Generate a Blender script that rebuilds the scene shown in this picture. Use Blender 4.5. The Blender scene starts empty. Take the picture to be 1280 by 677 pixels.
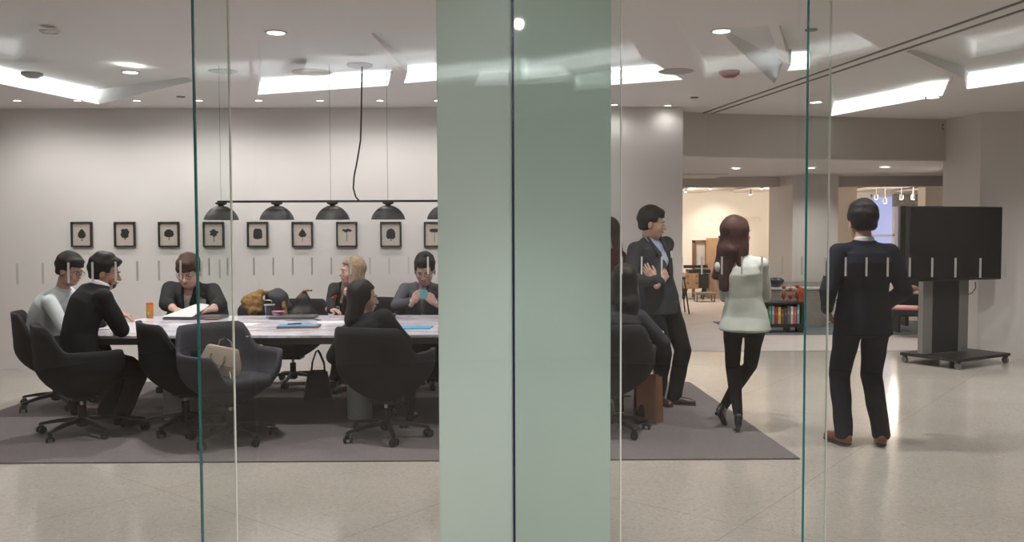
import bpy, bmesh, math, random
import numpy as np
from mathutils import Vector, Matrix, geometry
random.seed(7)
PI = math.pi
scene = bpy.context.scene
COL = scene.collection
H = 2.93                                  # ceiling height
EYE = 1.53
F_PX, W_PX, H_PX = 1100.0, 1280.0, 677.0

# ------------------------------------------------------------------ camera
pitch = math.atan(48.5 / F_PX); roll = -0.0035
r0 = Vector((1, 0, 0)); f0 = Vector((0, math.cos(pitch), -math.sin(pitch))); u0 = Vector((0, math.sin(pitch), math.cos(pitch)))
CR = r0 * math.cos(roll) + u0 * math.sin(roll)
CU = u0 * math.cos(roll) - r0 * math.sin(roll)
CAM = Vector((0, 0, EYE))
cam_data = bpy.data.cameras.new('camera'); cam = bpy.data.objects.new('camera', cam_data); COL.objects.link(cam)
m = Matrix((CR, CU, -f0)).transposed().to_4x4(); m.translation = CAM
cam.matrix_world = m
cam_data.sensor_width = 36.0; cam_data.lens = F_PX / W_PX * 36.0; cam_data.clip_start = 0.05; cam_data.clip_end = 200
scene.camera = cam

def ray(px, py):
    return (f0 * F_PX + CR * (px - W_PX / 2) - CU * (py - H_PX / 2))
def P(px, py, d):                         # the point at world depth d seen at a photo position (used once, to survey the room)
    v = ray(px, py); return CAM + v * (d / v.y)
def Z(px, py, z):
    v = ray(px, py); return CAM + v * ((z - CAM.z) / v.z)
def G(px, py): return Z(px, py, 0.0)
def XD(px, d): return P(px, 290, d).x

# ------------------------------------------------------------------ materials
def mat(name, c, rough=0.6, metal=0.0, var=0.0, scale=20.0, bump=0.0, bscale=80.0, spec=0.5, emit=None, estr=0.0, coat=0.0, sheen=0.0):
    mt = bpy.data.materials.new(name); mt.use_nodes = True
    nt = mt.node_tree; b = nt.nodes['Principled BSDF']
    b.inputs['Base Color'].default_value = (c[0], c[1], c[2], 1)
    b.inputs['Roughness'].default_value = rough; b.inputs['Metallic'].default_value = metal
    b.inputs['Specular IOR Level'].default_value = spec; b.inputs['Coat Weight'].default_value = coat
    b.inputs['Sheen Weight'].default_value = sheen
    tc = nt.nodes.new('ShaderNodeTexCoord')
    if var > 0:
        n = nt.nodes.new('ShaderNodeTexNoise'); n.inputs['Scale'].default_value = scale; n.inputs['Detail'].default_value = 4
        nt.links.new(tc.outputs['Object'], n.inputs['Vector'])
        r = nt.nodes.new('ShaderNodeMapRange'); r.inputs['From Min'].default_value = .3; r.inputs['From Max'].default_value = .7
        r.inputs['To Min'].default_value = 1 - var; r.inputs['To Max'].default_value = 1 + var
        nt.links.new(n.outputs['Fac'], r.inputs['Value'])
        mx = nt.nodes.new('ShaderNodeVectorMath'); mx.operation = 'SCALE'; mx.inputs[0].default_value = c
        nt.links.new(r.outputs['Result'], mx.inputs['Scale']); nt.links.new(mx.outputs['Vector'], b.inputs['Base Color'])
    if bump > 0:
        n = nt.nodes.new('ShaderNodeTexNoise'); n.inputs['Scale'].default_value = bscale; n.inputs['Detail'].default_value = 3
        nt.links.new(tc.outputs['Object'], n.inputs['Vector'])
        bp = nt.nodes.new('ShaderNodeBump'); bp.inputs['Strength'].default_value = bump; bp.inputs['Distance'].default_value = .01
        nt.links.new(n.outputs['Fac'], bp.inputs['Height']); nt.links.new(bp.outputs['Normal'], b.inputs['Normal'])
    if emit:
        b.inputs['Emission Color'].default_value = (*emit, 1); b.inputs['Emission Strength'].default_value = estr
    return mt

def mat_hair(name, c, rough=0.55):
    mt = mat(name, c, rough, spec=.22)
    nt = mt.node_tree; b = nt.nodes['Principled BSDF']
    tc = nt.nodes.new('ShaderNodeTexCoord'); mp = nt.nodes.new('ShaderNodeMapping'); mp.inputs['Scale'].default_value = (90, 90, 8)
    n = nt.nodes.new('ShaderNodeTexNoise'); n.inputs['Scale'].default_value = 1.5; n.inputs['Detail'].default_value = 5
    nt.links.new(tc.outputs['Object'], mp.inputs['Vector']); nt.links.new(mp.outputs['Vector'], n.inputs['Vector'])
    bp = nt.nodes.new('ShaderNodeBump'); bp.inputs['Strength'].default_value = .6; bp.inputs['Distance'].default_value = .006
    nt.links.new(n.outputs['Fac'], bp.inputs['Height']); nt.links.new(bp.outputs['Normal'], b.inputs['Normal'])
    cr = nt.nodes.new('ShaderNodeValToRGB')
    cr.color_ramp.elements[0].position = .35; cr.color_ramp.elements[0].color = (c[0] * .6, c[1] * .6, c[2] * .6, 1)
    cr.color_ramp.elements[1].position = .68; cr.color_ramp.elements[1].color = (min(1, c[0] * 1.5), min(1, c[1] * 1.5), min(1, c[2] * 1.5), 1)
    nt.links.new(n.outputs['Fac'], cr.inputs['Fac']); nt.links.new(cr.outputs['Color'], b.inputs['Base Color'])
    return mt

def mat_floor():
    mt = mat('polished_terrazzo', (.5, .46, .42), .13, spec=.5)
    nt = mt.node_tree; b = nt.nodes['Principled BSDF']; L = nt.links
    tc = nt.nodes.new('ShaderNodeTexCoord')
    v = nt.nodes.new('ShaderNodeTexVoronoi'); v.inputs['Scale'].default_value = 85
    L.new(tc.outputs['Object'], v.inputs['Vector'])
    cr = nt.nodes.new('ShaderNodeValToRGB'); e = cr.color_ramp.elements
    e[0].position = 0; e[0].color = (.36, .325, .29, 1); e[1].position = 1; e[1].color = (.50, .455, .405, 1)
    e2 = e.new(.12); e2.color = (.425, .385, .345, 1); e3 = e.new(.85); e3.color = (.46, .415, .37, 1)
    sp = nt.nodes.new('ShaderNodeSeparateColor'); L.new(v.outputs['Color'], sp.inputs['Color']); L.new(sp.outputs['Red'], cr.inputs['Fac'])
    n = nt.nodes.new('ShaderNodeTexNoise'); n.inputs['Scale'].default_value = 1.2; n.inputs['Detail'].default_value = 5
    L.new(tc.outputs['Object'], n.inputs['Vector'])
    mr = nt.nodes.new('ShaderNodeMapRange'); mr.inputs['To Min'].default_value = .88; mr.inputs['To Max'].default_value = 1.1
    L.new(n.outputs['Fac'], mr.inputs['Value'])
    mp = nt.nodes.new('ShaderNodeMapping'); mp.inputs['Rotation'].default_value = (0, 0, math.radians(38)); mp.inputs['Location'].default_value = (.35, .2, 0)
    L.new(tc.outputs['Object'], mp.inputs['Vector'])
    br = nt.nodes.new('ShaderNodeTexBrick'); br.offset = 0; br.inputs['Scale'].default_value = 1; br.inputs['Brick Width'].default_value = 1.5
    br.inputs['Row Height'].default_value = 1.5; br.inputs['Mortar Size'].default_value = .004
    br.inputs['Color1'].default_value = (1, 1, 1, 1); br.inputs['Color2'].default_value = (1, 1, 1, 1); br.inputs['Mortar'].default_value = (.8, .79, .78, 1)
    L.new(mp.outputs['Vector'], br.inputs['Vector'])
    m1 = nt.nodes.new('ShaderNodeVectorMath'); m1.operation = 'SCALE'; L.new(cr.outputs['Color'], m1.inputs[0]); L.new(mr.outputs['Result'], m1.inputs['Scale'])
    m2 = nt.nodes.new('ShaderNodeVectorMath'); m2.operation = 'MULTIPLY'; L.new(m1.outputs['Vector'], m2.inputs[0]); L.new(br.outputs['Color'], m2.inputs[1])
    L.new(m2.outputs['Vector'], b.inputs['Base Color'])
    rr = nt.nodes.new('ShaderNodeMapRange'); rr.inputs['To Min'].default_value = .10; rr.inputs['To Max'].default_value = .19
    L.new(n.outputs['Fac'], rr.inputs['Value']); L.new(rr.outputs['Result'], b.inputs['Roughness'])
    return mt

def mat_marble():
    mt = mat('grey_veined_marble', (.6, .58, .6), .12)
    nt = mt.node_tree; b = nt.nodes['Principled BSDF']; L = nt.links
    tc = nt.nodes.new('ShaderNodeTexCoord'); mp = nt.nodes.new('ShaderNodeMapping'); mp.inputs['Scale'].default_value = (.9, 5, 1); mp.inputs['Rotation'].default_value = (0, 0, .12)
    L.new(tc.outputs['Object'], mp.inputs['Vector'])
    n = nt.nodes.new('ShaderNodeTexNoise'); n.inputs['Scale'].default_value = 2.4; n.inputs['Detail'].default_value = 9; n.inputs['Distortion'].default_value = 1.2; n.inputs['Roughness'].default_value = .65
    L.new(mp.outputs['Vector'], n.inputs['Vector'])
    cr = nt.nodes.new('ShaderNodeValToRGB'); e = cr.color_ramp.elements
    e[0].position = .3; e[0].color = (.22, .21, .24, 1); e[1].position = .62; e[1].color = (.84, .80, .88, 1)
    e2 = e.new(.45); e2.color = (.58, .54, .61, 1); e3 = e.new(.5); e3.color = (.76, .72, .80, 1)
    L.new(n.outputs['Fac'], cr.inputs['Fac']); L.new(cr.outputs['Color'], b.inputs['Base Color'])
    return mt

def mat_wood(name, c):
    mt = mat(name, c, .5)
    nt = mt.node_tree; b = nt.nodes['Principled BSDF']; L = nt.links
    tc = nt.nodes.new('ShaderNodeTexCoord'); mp = nt.nodes.new('ShaderNodeMapping'); mp.inputs['Scale'].default_value = (18, 18, 2)
    L.new(tc.outputs['Object'], mp.inputs['Vector'])
    n = nt.nodes.new('ShaderNodeTexNoise'); n.inputs['Scale'].default_value = 2; n.inputs['Detail'].default_value = 5; L.new(mp.outputs['Vector'], n.inputs['Vector'])
    cr = nt.nodes.new('ShaderNodeValToRGB'); e = cr.color_ramp.elements
    e[0].position = .3; e[0].color = (c[0] * .75, c[1] * .7, c[2] * .65, 1); e[1].position = .7; e[1].color = (*c, 1)
    L.new(n.outputs['Fac'], cr.inputs['Fac']); L.new(cr.outputs['Color'], b.inputs['Base Color'])
    return mt

def mat_glass(name, tint, ior=1.5):
    mt = bpy.data.materials.new(name); mt.use_nodes = True; nt = mt.node_tree; nt.nodes.clear(); L = nt.links
    o = nt.nodes.new('ShaderNodeOutputMaterial'); mx = nt.nodes.new('ShaderNodeMixShader'); t = nt.nodes.new('ShaderNodeBsdfTransparent')
    g = nt.nodes.new('ShaderNodeBsdfGlossy'); fr = nt.nodes.new('ShaderNodeFresnel'); 
    ge = nt.nodes.new('ShaderNodeNewGeometry'); mr = nt.nodes.new('ShaderNodeMapRange'); mr.inputs['To Min'].default_value = ior; mr.inputs['To Max'].default_value = 1 / ior
    L.new(ge.outputs['Backfacing'], mr.inputs['Value']); L.new(mr.outputs['Result'], fr.inputs['IOR'])      # straight-through panes: the same reflectance on both faces
    t.inputs['Color'].default_value = (*tint, 1); g.inputs['Roughness'].default_value = 0.0
    L.new(fr.outputs['Fac'], mx.inputs['Fac']); L.new(t.outputs[0], mx.inputs[1]); L.new(g.outputs[0], mx.inputs[2]); L.new(mx.outputs[0], o.inputs['Surface'])
    return mt

def emis(name, c, s): return mat(name, (.8, .8, .8), .5, emit=c, estr=s)

M = {}
M['wall'] = mat('white_wall_paint', (.74, .70, .685), .7, var=.015, scale=2, bump=.02, bscale=200)
M['wall_grey'] = mat('warm_grey_wall_paint', (.60, .555, .52), .7, var=.02, scale=2)
M['ceil'] = mat('ceiling_paint', (.80, .765, .75), .8, var=.01, scale=1)
M['cove'] = mat('cove_paint', (.78, .78, .77), .8, var=.01, scale=1)
M['warm_wall'] = mat('cream_wall_paint', (.82, .76, .68), .7, var=.01, scale=2)
M['floor'] = mat_floor()
M['floor_back'] = mat('matte_lilac_carpet', (.44, .385, .37), .85, var=.06, scale=3, bump=.1, bscale=300)
M['carpet'] = mat('flat_grey_brown_carpet', (.145, .125, .128), .95, var=.10, scale=60, bump=.3, bscale=400)
M['rug_edge'] = mat('carpet_edge', (.07, .06, .06), .9)
M['marble'] = mat_marble()
M['table_edge'] = mat('table_edge_grey', (.12, .125, .12), .35)
M['pedestal'] = mat('pale_grey_pedestal', (.42, .45, .44), .5, var=.02)
M['chair'] = mat('charcoal_chair_fabric', (.020, .0195, .022), .9, var=.10, scale=12, spec=.2)
M['chair_grey'] = mat('slate_chair_fabric', (.050, .048, .058), .9, var=.10, scale=12, spec=.2)
M['seat_dark'] = mat('dark_cushion_fabric', (.03, .029, .036), .9, var=.1, scale=12, spec=.2)
M['black'] = mat('black_plastic', (.012, .012, .013), .45)
M['black_metal'] = mat('black_powder_coat', (.015, .015, .015), .5)
M['chrome'] = mat('brushed_steel', (.6, .56, .45), .3, 1.0)
M['lamp'] = mat('dark_grey_lamp', (.028, .029, .031), .6)
M['white_in'] = mat('lamp_inside', (.5, .5, .48), .6)
M['frame'] = mat('black_frame', (.016, .018, .014), .45)
M['paper'] = mat('cream_print_paper', (.56, .49, .43), .8, var=.04, scale=30)
M['ink'] = mat('black_ink', (.02, .02, .022), .8)
M['green'] = mat('green_backpainted_glass', (.57, .64, .60), .015, spec=.8, var=.01, scale=1)
M['glass'] = mat_glass('clear_glass', (.965, .985, .975))
M['glass2'] = mat_glass('cup_plastic', (.93, .93, .95), 1.35)
M['edge_teal'] = mat('teal_glass_edge', (.012, .19, .18), .25)
M['edge_blue'] = mat('dark_blue_glass_edge', (.004, .012, .05), .25)
M['edge_pale'] = mat('pale_glass_edge', (.82, .84, .78), .25)
M['dash'] = mat('white_etched_marker', (.52, .52, .50), .7)
M['screen'] = mat('tv_screen', (.008, .008, .009), .16, spec=.5)
M['grey_pl'] = mat('mid_grey_metal', (.20, .195, .185), .45)
M['red_dev'] = mat('red_plastic', (.26, .012, .008), .45)
M['white_pl'] = mat('white_plastic', (.65, .63, .6), .5)
M['dim_pl'] = mat('grey_ceiling_plate', (.42, .40, .39), .6)
M['led'] = emis('lit_downlight', (1, .96, .90), 9)
M['lens'] = emis('cove_lip_glow', (.95, .99, 1), .5); M['glow_far'] = emis('lobby_cove_lip_glow', (.92, 1, .99), 1.6)  # emissive tones for the bright band added along the cove lips
M['led_small'] = emis('lit_small_downlight', (1, .97, .92), 9)
M['led_star'] = emis('lit_track_spot', (1, .9, .8), 6)
M['oak'] = mat_wood('oak_veneer', (.50, .32, .19))
M['walnut'] = mat_wood('walnut_veneer', (.26, .13, .07))
M['blue_dusk'] = emis('dusk_sky_window', (.035, .15, .60), .42)
M['white_box'] = mat('matte_white', (.7, .69, .68), .6)
M['stone'] = mat('grey_stone', (.30, .27, .245), .6, var=.12, scale=25)
M['pink'] = mat('pink_cushion', (.75, .36, .34), .8)
M['bluegrey'] = mat('blue_grey_rug', (.10, .125, .15), .95, var=.1, scale=50)
M['tan'] = mat('beige_handbag_leather', (.44, .345, .29), .55, var=.03, bump=.1)
M['tan_dark'] = mat('darker_beige_leather', (.28, .205, .165), .5)
M['brown_paper'] = mat('brown_paper_bag', (.24, .11, .055), .8, var=.05, scale=12)
M['blue_folder'] = mat('sky_blue_card', (.07, .30, .52), .5)
M['rust'] = mat('brown_folder', (.16, .07, .045), .6)
M['laptop'] = mat('dark_grey_laptop', (.075, .068, .072), .4)
M['laptop2'] = mat('mauve_grey_laptop', (.11, .09, .105), .4)
M['sheet'] = mat('white_paper', (.60, .585, .60), .7)
M['orange_can'] = mat('orange_can', (.55, .20, .04), .35, var=.3, scale=25)
M['red_lid'] = mat('orange_red_lid', (.55, .10, .03), .4)
M['green_leaf'] = mat('lime_print', (.25, .5, .08), .5)
M['fur'] = mat('golden_brown_fur', (.27, .15, .05), .95, var=.45, scale=60, bump=1.0, bscale=120)
M['coat'] = mat('black_padded_coat', (.010, .011, .016), .55, bump=.3, bscale=25)
M['bag_black'] = mat('black_nylon_bag', (.010, .010, .011), .5, bump=.2, bscale=60)
M['leather_or'] = mat('orange_brown_leather', (.33, .10, .03), .5)
M['pinkcup'] = mat('pink_purple_bowl', (.55, .14, .38), .4)
M['lilac'] = mat('lilac_label', (.6, .5, .75), .5)
M['redcup'] = mat('dark_red_cup', (.20, .012, .02), .35)
M['teal_phone'] = mat('teal_printed_phone_case', (.10, .32, .38), .35, var=.3, scale=80)
M['nearblack'] = mat('very_dark_panel', (.014, .015, .014), .55)
M['redart'] = mat('red_orange_panel', (.75, .09, .03), .5)
M['wood_red'] = mat('turned_reddish_wood', (.28, .09, .05), .4, var=.15, scale=15)
M['vase'] = mat('blue_black_ceramic', (.02, .035, .05), .3)

# ------------------------------------------------------------------ mesh helpers
class MB:
    def __init__(s): s.bm = bmesh.new()
    def box(s, c, d, rot=None, bev=0.0):
        r = bmesh.ops.create_cube(s.bm, size=1.0); vs = r['verts']
        for v in vs: v.co = Vector((v.co.x * d[0], v.co.y * d[1], v.co.z * d[2]))
        if bev > 0:
            es = list({e for v in vs for e in v.link_edges})
            rr = bmesh.ops.bevel(s.bm, geom=es, offset=bev, segments=2, affect='EDGES', profile=.5)
            vs = list({v for f in rr['faces'] for v in f.verts} | {v for v in vs if v.is_valid})
        for v in vs:
            if rot is not None: v.co = rot @ v.co
            v.co += Vector(c)
        return s
    def tube(s, pts, r, n=10, cap=True):
        pts = [Vector(p) for p in pts]; rs = r if isinstance(r, (list, tuple)) else [r] * len(pts)
        rings = []; ref = None
        for i, p in enumerate(pts):
            t = (pts[min(i + 1, len(pts) - 1)] - pts[max(i - 1, 0)]).normalized()
            if ref is None: ref = Vector((0, 0, 1)) if abs(t.z) < .9 else Vector((1, 0, 0))
            a = t.cross(ref).normalized(); b = t.cross(a).normalized(); ref = -b if False else ref
            rings.append([s.bm.verts.new(p + (a * math.cos(2 * PI * k / n) + b * math.sin(2 * PI * k / n)) * rs[i]) for k in range(n)])
        for i in range(len(rings) - 1):
            for k in range(n): s.bm.faces.new((rings[i][k], rings[i][(k + 1) % n], rings[i + 1][(k + 1) % n], rings[i + 1][k]))
        if cap: s.bm.faces.new(rings[0][::-1]); s.bm.faces.new(rings[-1])
        return s
    def lathe(s, prof, c=(0, 0, 0), n=32, mtx=None, capb=False, capt=False):
        rings = []
        for (r, z) in prof:
            ring = []
            for k in range(n):
                v = Vector((r * math.cos(2 * PI * k / n), r * math.sin(2 * PI * k / n), z))
                if mtx is not None: v = mtx @ v
                ring.append(s.bm.verts.new(v + Vector(c)))
            rings.append(ring)
        for i in range(len(rings) - 1):
            for k in range(n): s.bm.faces.new((rings[i][k], rings[i][(k + 1) % n], rings[i + 1][(k + 1) % n], rings[i + 1][k]))
        if capb: s.bm.faces.new(rings[0][::-1])
        if capt: s.bm.faces.new(rings[-1])
        return s
    def prism(s, pts, z0, z1, mtx=None):      # polygon in xy, extruded along z
        lo = [Vector((p[0], p[1], z0)) for p in pts]; hi = [Vector((p[0], p[1], z1)) for p in pts]
        if mtx is not None: lo = [mtx @ p for p in lo]; hi = [mtx @ p for p in hi]
        a = [s.bm.verts.new(p) for p in lo]; b = [s.bm.verts.new(p) for p in hi]; n = len(pts)
        s.bm.faces.new(a[::-1]); s.bm.faces.new(b)
        for i in range(n): s.bm.faces.new((a[i], a[(i + 1) % n], b[(i + 1) % n], b[i]))
        return s
    def poly(s, pts):
        s.bm.faces.new([s.bm.verts.new(Vector(p)) for p in pts]); return s
    def ball(s, c, r, n=16, rot=None):
        rr = bmesh.ops.create_uvsphere(s.bm, u_segments=n, v_segments=max(6, n // 2), radius=1.0)
        r = r if isinstance(r, (tuple, list)) else (r, r, r)
        for v in rr['verts']:
            v.co = Vector((v.co.x * r[0], v.co.y * r[1], v.co.z * r[2]))
            if rot is not None: v.co = rot @ v.co
            v.co += Vector(c)
        return s
    def build(s, name, m, parent=None, smooth=None, loc=None, rz=None):
        bmesh.ops.recalc_face_normals(s.bm, faces=s.bm.faces)
        me = bpy.data.meshes.new(name); s.bm.to_mesh(me); s.bm.free()
        me.materials.append(m)
        if smooth:
            me.shade_smooth()
            try: me.set_sharp_from_angle(angle=math.radians(smooth if smooth > 1 else 40))
            except Exception: pass
        o = bpy.data.objects.new(name, me); COL.objects.link(o)
        if parent: o.parent = parent
        if loc is not None: o.location = loc
        if rz is not None: o.rotation_euler = (0, 0, rz)
        return o

def thing(name, label, cat, loc=(0, 0, 0), rz=0.0, group=None):
    o = bpy.data.objects.new(name, None); COL.objects.link(o); o.location = loc; o.rotation_euler = (0, 0, rz)
    o.empty_display_size = .1
    o['label'] = label; o['category'] = cat
    if group: o['group'] = group
    return o
def tag(o, label, cat, group=None):
    o['label'] = label; o['category'] = cat
    if group: o['group'] = group
    return o
def struct(o): o['kind'] = 'structure'; return o
def dup(root, loc, rz, label, group=None):
    r = root.copy(); COL.objects.link(r); r.location = loc; r.rotation_euler = (0, 0, rz); r['label'] = label
    if group: r['group'] = group
    for ch in list(root.children):
        c = ch.copy(); COL.objects.link(c); c.parent = r
        for g in list(ch.children):
            d = g.copy(); COL.objects.link(d); d.parent = c
    return r
def rotz(a): return Matrix.Rotation(a, 3, 'Z')
def face_rz(dx, dy): return math.atan2(-dx, dy)      # turns local +y to face (dx, dy)

# ------------------------------------------------------------------ soft solids: signed distances polygonised with surface nets
def V(p): return np.array([p[0], p[1], p[2]], dtype=np.float64)
def cap(a, b, ra, rb, k=None): return dict(t='cap', a=V(a), b=V(b), ra=ra, rb=rb, k=k)
def ell(c, r, R=None, k=None): return dict(t='ell', c=V(c), r=V(r), R=np.eye(3) if R is None else np.array(R), k=k)
def ecap(a, b, ra, rb, xd, k=None, rz=None): return dict(t='ecap', a=V(a), b=V(b), ra=ra, rb=rb, xd=V(xd), k=k, rz=rz)
def box(c, h, R=None, rd=.01, k=None): return dict(t='box', c=V(c), h=V(h), R=np.eye(3) if R is None else np.array(R), rd=rd, k=k)
def multi(ps, k=None): return dict(t='multi', ps=ps, k=k)
def sub(p, k=None): p = dict(p); p['sub'] = True; p['k'] = k if k is not None else .004; return p
def _bb(p):
    if p['t'] == 'multi':
        b = [_bb(q) for q in p['ps']]; return np.min([q[0] for q in b], 0), np.max([q[1] for q in b], 0)
    if p['t'] == 'cap':
        lo = np.minimum(p['a'] - p['ra'], p['b'] - p['rb']); hi = np.maximum(p['a'] + p['ra'], p['b'] + p['rb'])
    elif p['t'] == 'ecap':
        ra = max(p['ra']); rb = max(p['rb']); lo = np.minimum(p['a'] - ra, p['b'] - rb); hi = np.maximum(p['a'] + ra, p['b'] + rb)
    else:
        e = p['r'] if p['t'] == 'ell' else p['h'] + p['rd']
        ext = np.abs(p['R']) @ e; lo = p['c'] - ext; hi = p['c'] + ext
    return lo, hi
def _dist(p, X, Y, Zc):
    if p['t'] == 'multi':
        D = None
        for q in p['ps']:
            d = _dist(q, X, Y, Zc); D = d if D is None else np.minimum(D, d)
        return D
    if p['t'] == 'cap':
        a = p['a']; ba = p['b'] - a; l2 = max(1e-9, ba @ ba)
        x = X - a[0]; y = Y - a[1]; z = Zc - a[2]
        t = np.clip((x * ba[0] + y * ba[1] + z * ba[2]) / l2, 0, 1)
        return np.sqrt((x - t * ba[0]) ** 2 + (y - t * ba[1]) ** 2 + (z - t * ba[2]) ** 2) - (p['ra'] + (p['rb'] - p['ra']) * t)
    if p['t'] == 'ell':
        R = p['R']; r = p['r']; x = X - p['c'][0]; y = Y - p['c'][1]; z = Zc - p['c'][2]
        q = [(R[0, i] * x + R[1, i] * y + R[2, i] * z) for i in range(3)]
        k0 = np.sqrt(sum((q[i] / r[i]) ** 2 for i in range(3))); k1 = np.sqrt(sum((q[i] / r[i] ** 2) ** 2 for i in range(3))) + 1e-9
        return k0 * (k0 - 1) / k1
    if p['t'] == 'ecap':
        a = p['a']; ba = p['b'] - a; L = max(1e-6, np.linalg.norm(ba)); az = ba / L
        xd = p['xd'] - az * (p['xd'] @ az); xd /= np.linalg.norm(xd); yd = np.cross(az, xd)
        x = X - a[0]; y = Y - a[1]; z = Zc - a[2]
        s = x * az[0] + y * az[1] + z * az[2]; t = np.clip(s / L, 0, 1)
        u = x * xd[0] + y * xd[1] + z * xd[2]; v = x * yd[0] + y * yd[1] + z * yd[2]; e = s - t * L
        rx = p['ra'][0] + (p['rb'][0] - p['ra'][0]) * t; ry = p['ra'][1] + (p['rb'][1] - p['ra'][1]) * t
        rz = p['rz'] if p['rz'] else np.minimum(rx, ry)
        k0 = np.sqrt((u / rx) ** 2 + (v / ry) ** 2 + (e / rz) ** 2); k1 = np.sqrt((u / rx ** 2) ** 2 + (v / ry ** 2) ** 2 + (e / rz ** 2) ** 2) + 1e-6
        return k0 * (k0 - 1) / k1
    R = p['R']; h = p['h']; x = X - p['c'][0]; y = Y - p['c'][1]; z = Zc - p['c'][2]
    q = [np.abs(R[0, i] * x + R[1, i] * y + R[2, i] * z) - h[i] for i in range(3)]
    out = np.sqrt(sum(np.maximum(c, 0) ** 2 for c in q)); ins = np.minimum(np.maximum(np.maximum(q[0], q[1]), q[2]), 0)
    return out + ins - p['rd']
def sdf_geo(prims, h, k=.02, folds=0.0, ff=28.0, seed=0):
    los, his = zip(*[_bb(p) for p in prims if not p.get('sub')])
    lo = np.min(los, 0) - 3 * h; hi = np.max(his, 0) + 3 * h
    n = np.ceil((hi - lo) / h).astype(int) + 1
    gx = lo[0] + np.arange(n[0]) * h; gy = lo[1] + np.arange(n[1]) * h; gz = lo[2] + np.arange(n[2]) * h
    Fd = np.full(tuple(n), .2)
    for p in prims:
        kk = k if p.get('k') is None else p['k']
        l, u = _bb(p); mg = max(kk, 2 * h) + 2 * h
        i0 = np.clip(np.floor((l - mg - lo) / h).astype(int), 0, n - 1); i1 = np.clip(np.ceil((u + mg - lo) / h).astype(int) + 1, 1, n)
        if np.any(i1 <= i0): continue
        sl = tuple(slice(i0[a], i1[a]) for a in range(3))
        D = _dist(p, gx[sl[0]][:, None, None], gy[sl[1]][None, :, None], gz[sl[2]][None, None, :])
        A = Fd[sl]
        if p.get('sub'):
            hh = np.maximum(kk - np.abs(A + D), 0) / kk; Fd[sl] = np.maximum(A, -D) + hh * hh * kk * .25
        else:
            hh = np.maximum(kk - np.abs(A - D), 0) / kk; Fd[sl] = np.minimum(A, D) - hh * hh * kk * .25
    if folds > 0:
        x = gx[:, None, None]; y = gy[None, :, None]; z = gz[None, None, :]; s = seed * 1.7
        Fd += folds * (np.sin(ff * z + 9 * x + s + 2.2 * np.sin(11 * y + 7 * x + s)) * .6 + np.sin(ff * .7 * x - ff * .5 * z + ff * .6 * y + 2 * s + 1.8 * np.sin(13 * z)) * .5)
    return nets(Fd, lo, h)
def nets(Fd, lo, h):
    S = Fd < 0
    c = [S[:-1, :-1, :-1], S[1:, :-1, :-1], S[:-1, 1:, :-1], S[1:, 1:, :-1], S[:-1, :-1, 1:], S[1:, :-1, 1:], S[:-1, 1:, 1:], S[1:, 1:, 1:]]
    cnt = sum(q.astype(np.int8) for q in c); act = (cnt > 0) & (cnt < 8)
    I = np.argwhere(act)
    if len(I) == 0: return np.zeros((0, 3)), np.zeros((0, 4), int)
    idx = -np.ones(act.shape, int); idx[act] = np.arange(len(I))
    off = np.array([[0, 0, 0], [1, 0, 0], [0, 1, 0], [1, 1, 0], [0, 0, 1], [1, 0, 1], [0, 1, 1], [1, 1, 1]])
    vals = [Fd[I[:, 0] + o[0], I[:, 1] + o[1], I[:, 2] + o[2]] for o in off]
    acc = np.zeros((len(I), 3)); num = np.zeros(len(I))
    for (a, b) in ((0, 1), (2, 3), (4, 5), (6, 7), (0, 2), (1, 3), (4, 6), (5, 7), (0, 4), (1, 5), (2, 6), (3, 7)):
        va, vb = vals[a], vals[b]; mm = (va < 0) != (vb < 0)
        t = np.where(mm, va / np.where(mm, va - vb, 1), 0)
        pt = off[a][None, :] + t[:, None] * (off[b] - off[a])[None, :]
        acc += pt * mm[:, None]; num += mm
    vert = (I + acc / num[:, None]) * h + lo
    faces = []
    for ax in range(3):
        a1, a2 = (ax + 1) % 3, (ax + 2) % 3
        s0 = [slice(None)] * 3; s1 = [slice(None)] * 3; s0[ax] = slice(0, -1); s1[ax] = slice(1, None)
        A = S[tuple(s0)]; B = S[tuple(s1)]; E = np.argwhere(A != B)
        ok = (E[:, a1] > 0) & (E[:, a2] > 0) & (E[:, a1] < S.shape[a1] - 1) & (E[:, a2] < S.shape[a2] - 1); E = E[ok]
        if len(E) == 0: continue
        fl = A[E[:, 0], E[:, 1], E[:, 2]]
        e1 = np.zeros(3, int); e1[a1] = 1; e2 = np.zeros(3, int); e2[a2] = 1
        q = [E - e1 - e2, E - e2, E, E - e1]
        Q = np.stack([idx[w[:, 0], w[:, 1], w[:, 2]] for w in q], 1)
        Q = np.where(fl[:, None], Q, Q[:, ::-1]); faces.append(Q)
    Fc = np.concatenate(faces); Fc = Fc[(Fc >= 0).all(1)]
    return vert, Fc
def geo_obj(name, geos, m, parent=None):
    vs = []; fs = []; o = 0
    for v, f in geos:
        vs.append(v); fs.append(f + o); o += len(v)
    vs = np.concatenate(vs); fs = np.concatenate(fs)
    me = bpy.data.meshes.new(name); me.from_pydata(vs.tolist(), [], fs.tolist()); me.materials.append(m); me.shade_smooth(); me.update()
    ob = bpy.data.objects.new(name, me); COL.objects.link(ob)
    if parent: ob.parent = parent
    return ob
def soft(name, prims, h, m, parent=None, k=.02, folds=0.0, seed=0, ff=28.0):
    return geo_obj(name, [sdf_geo(prims, h, k, folds, ff, seed)], m, parent)

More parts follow.
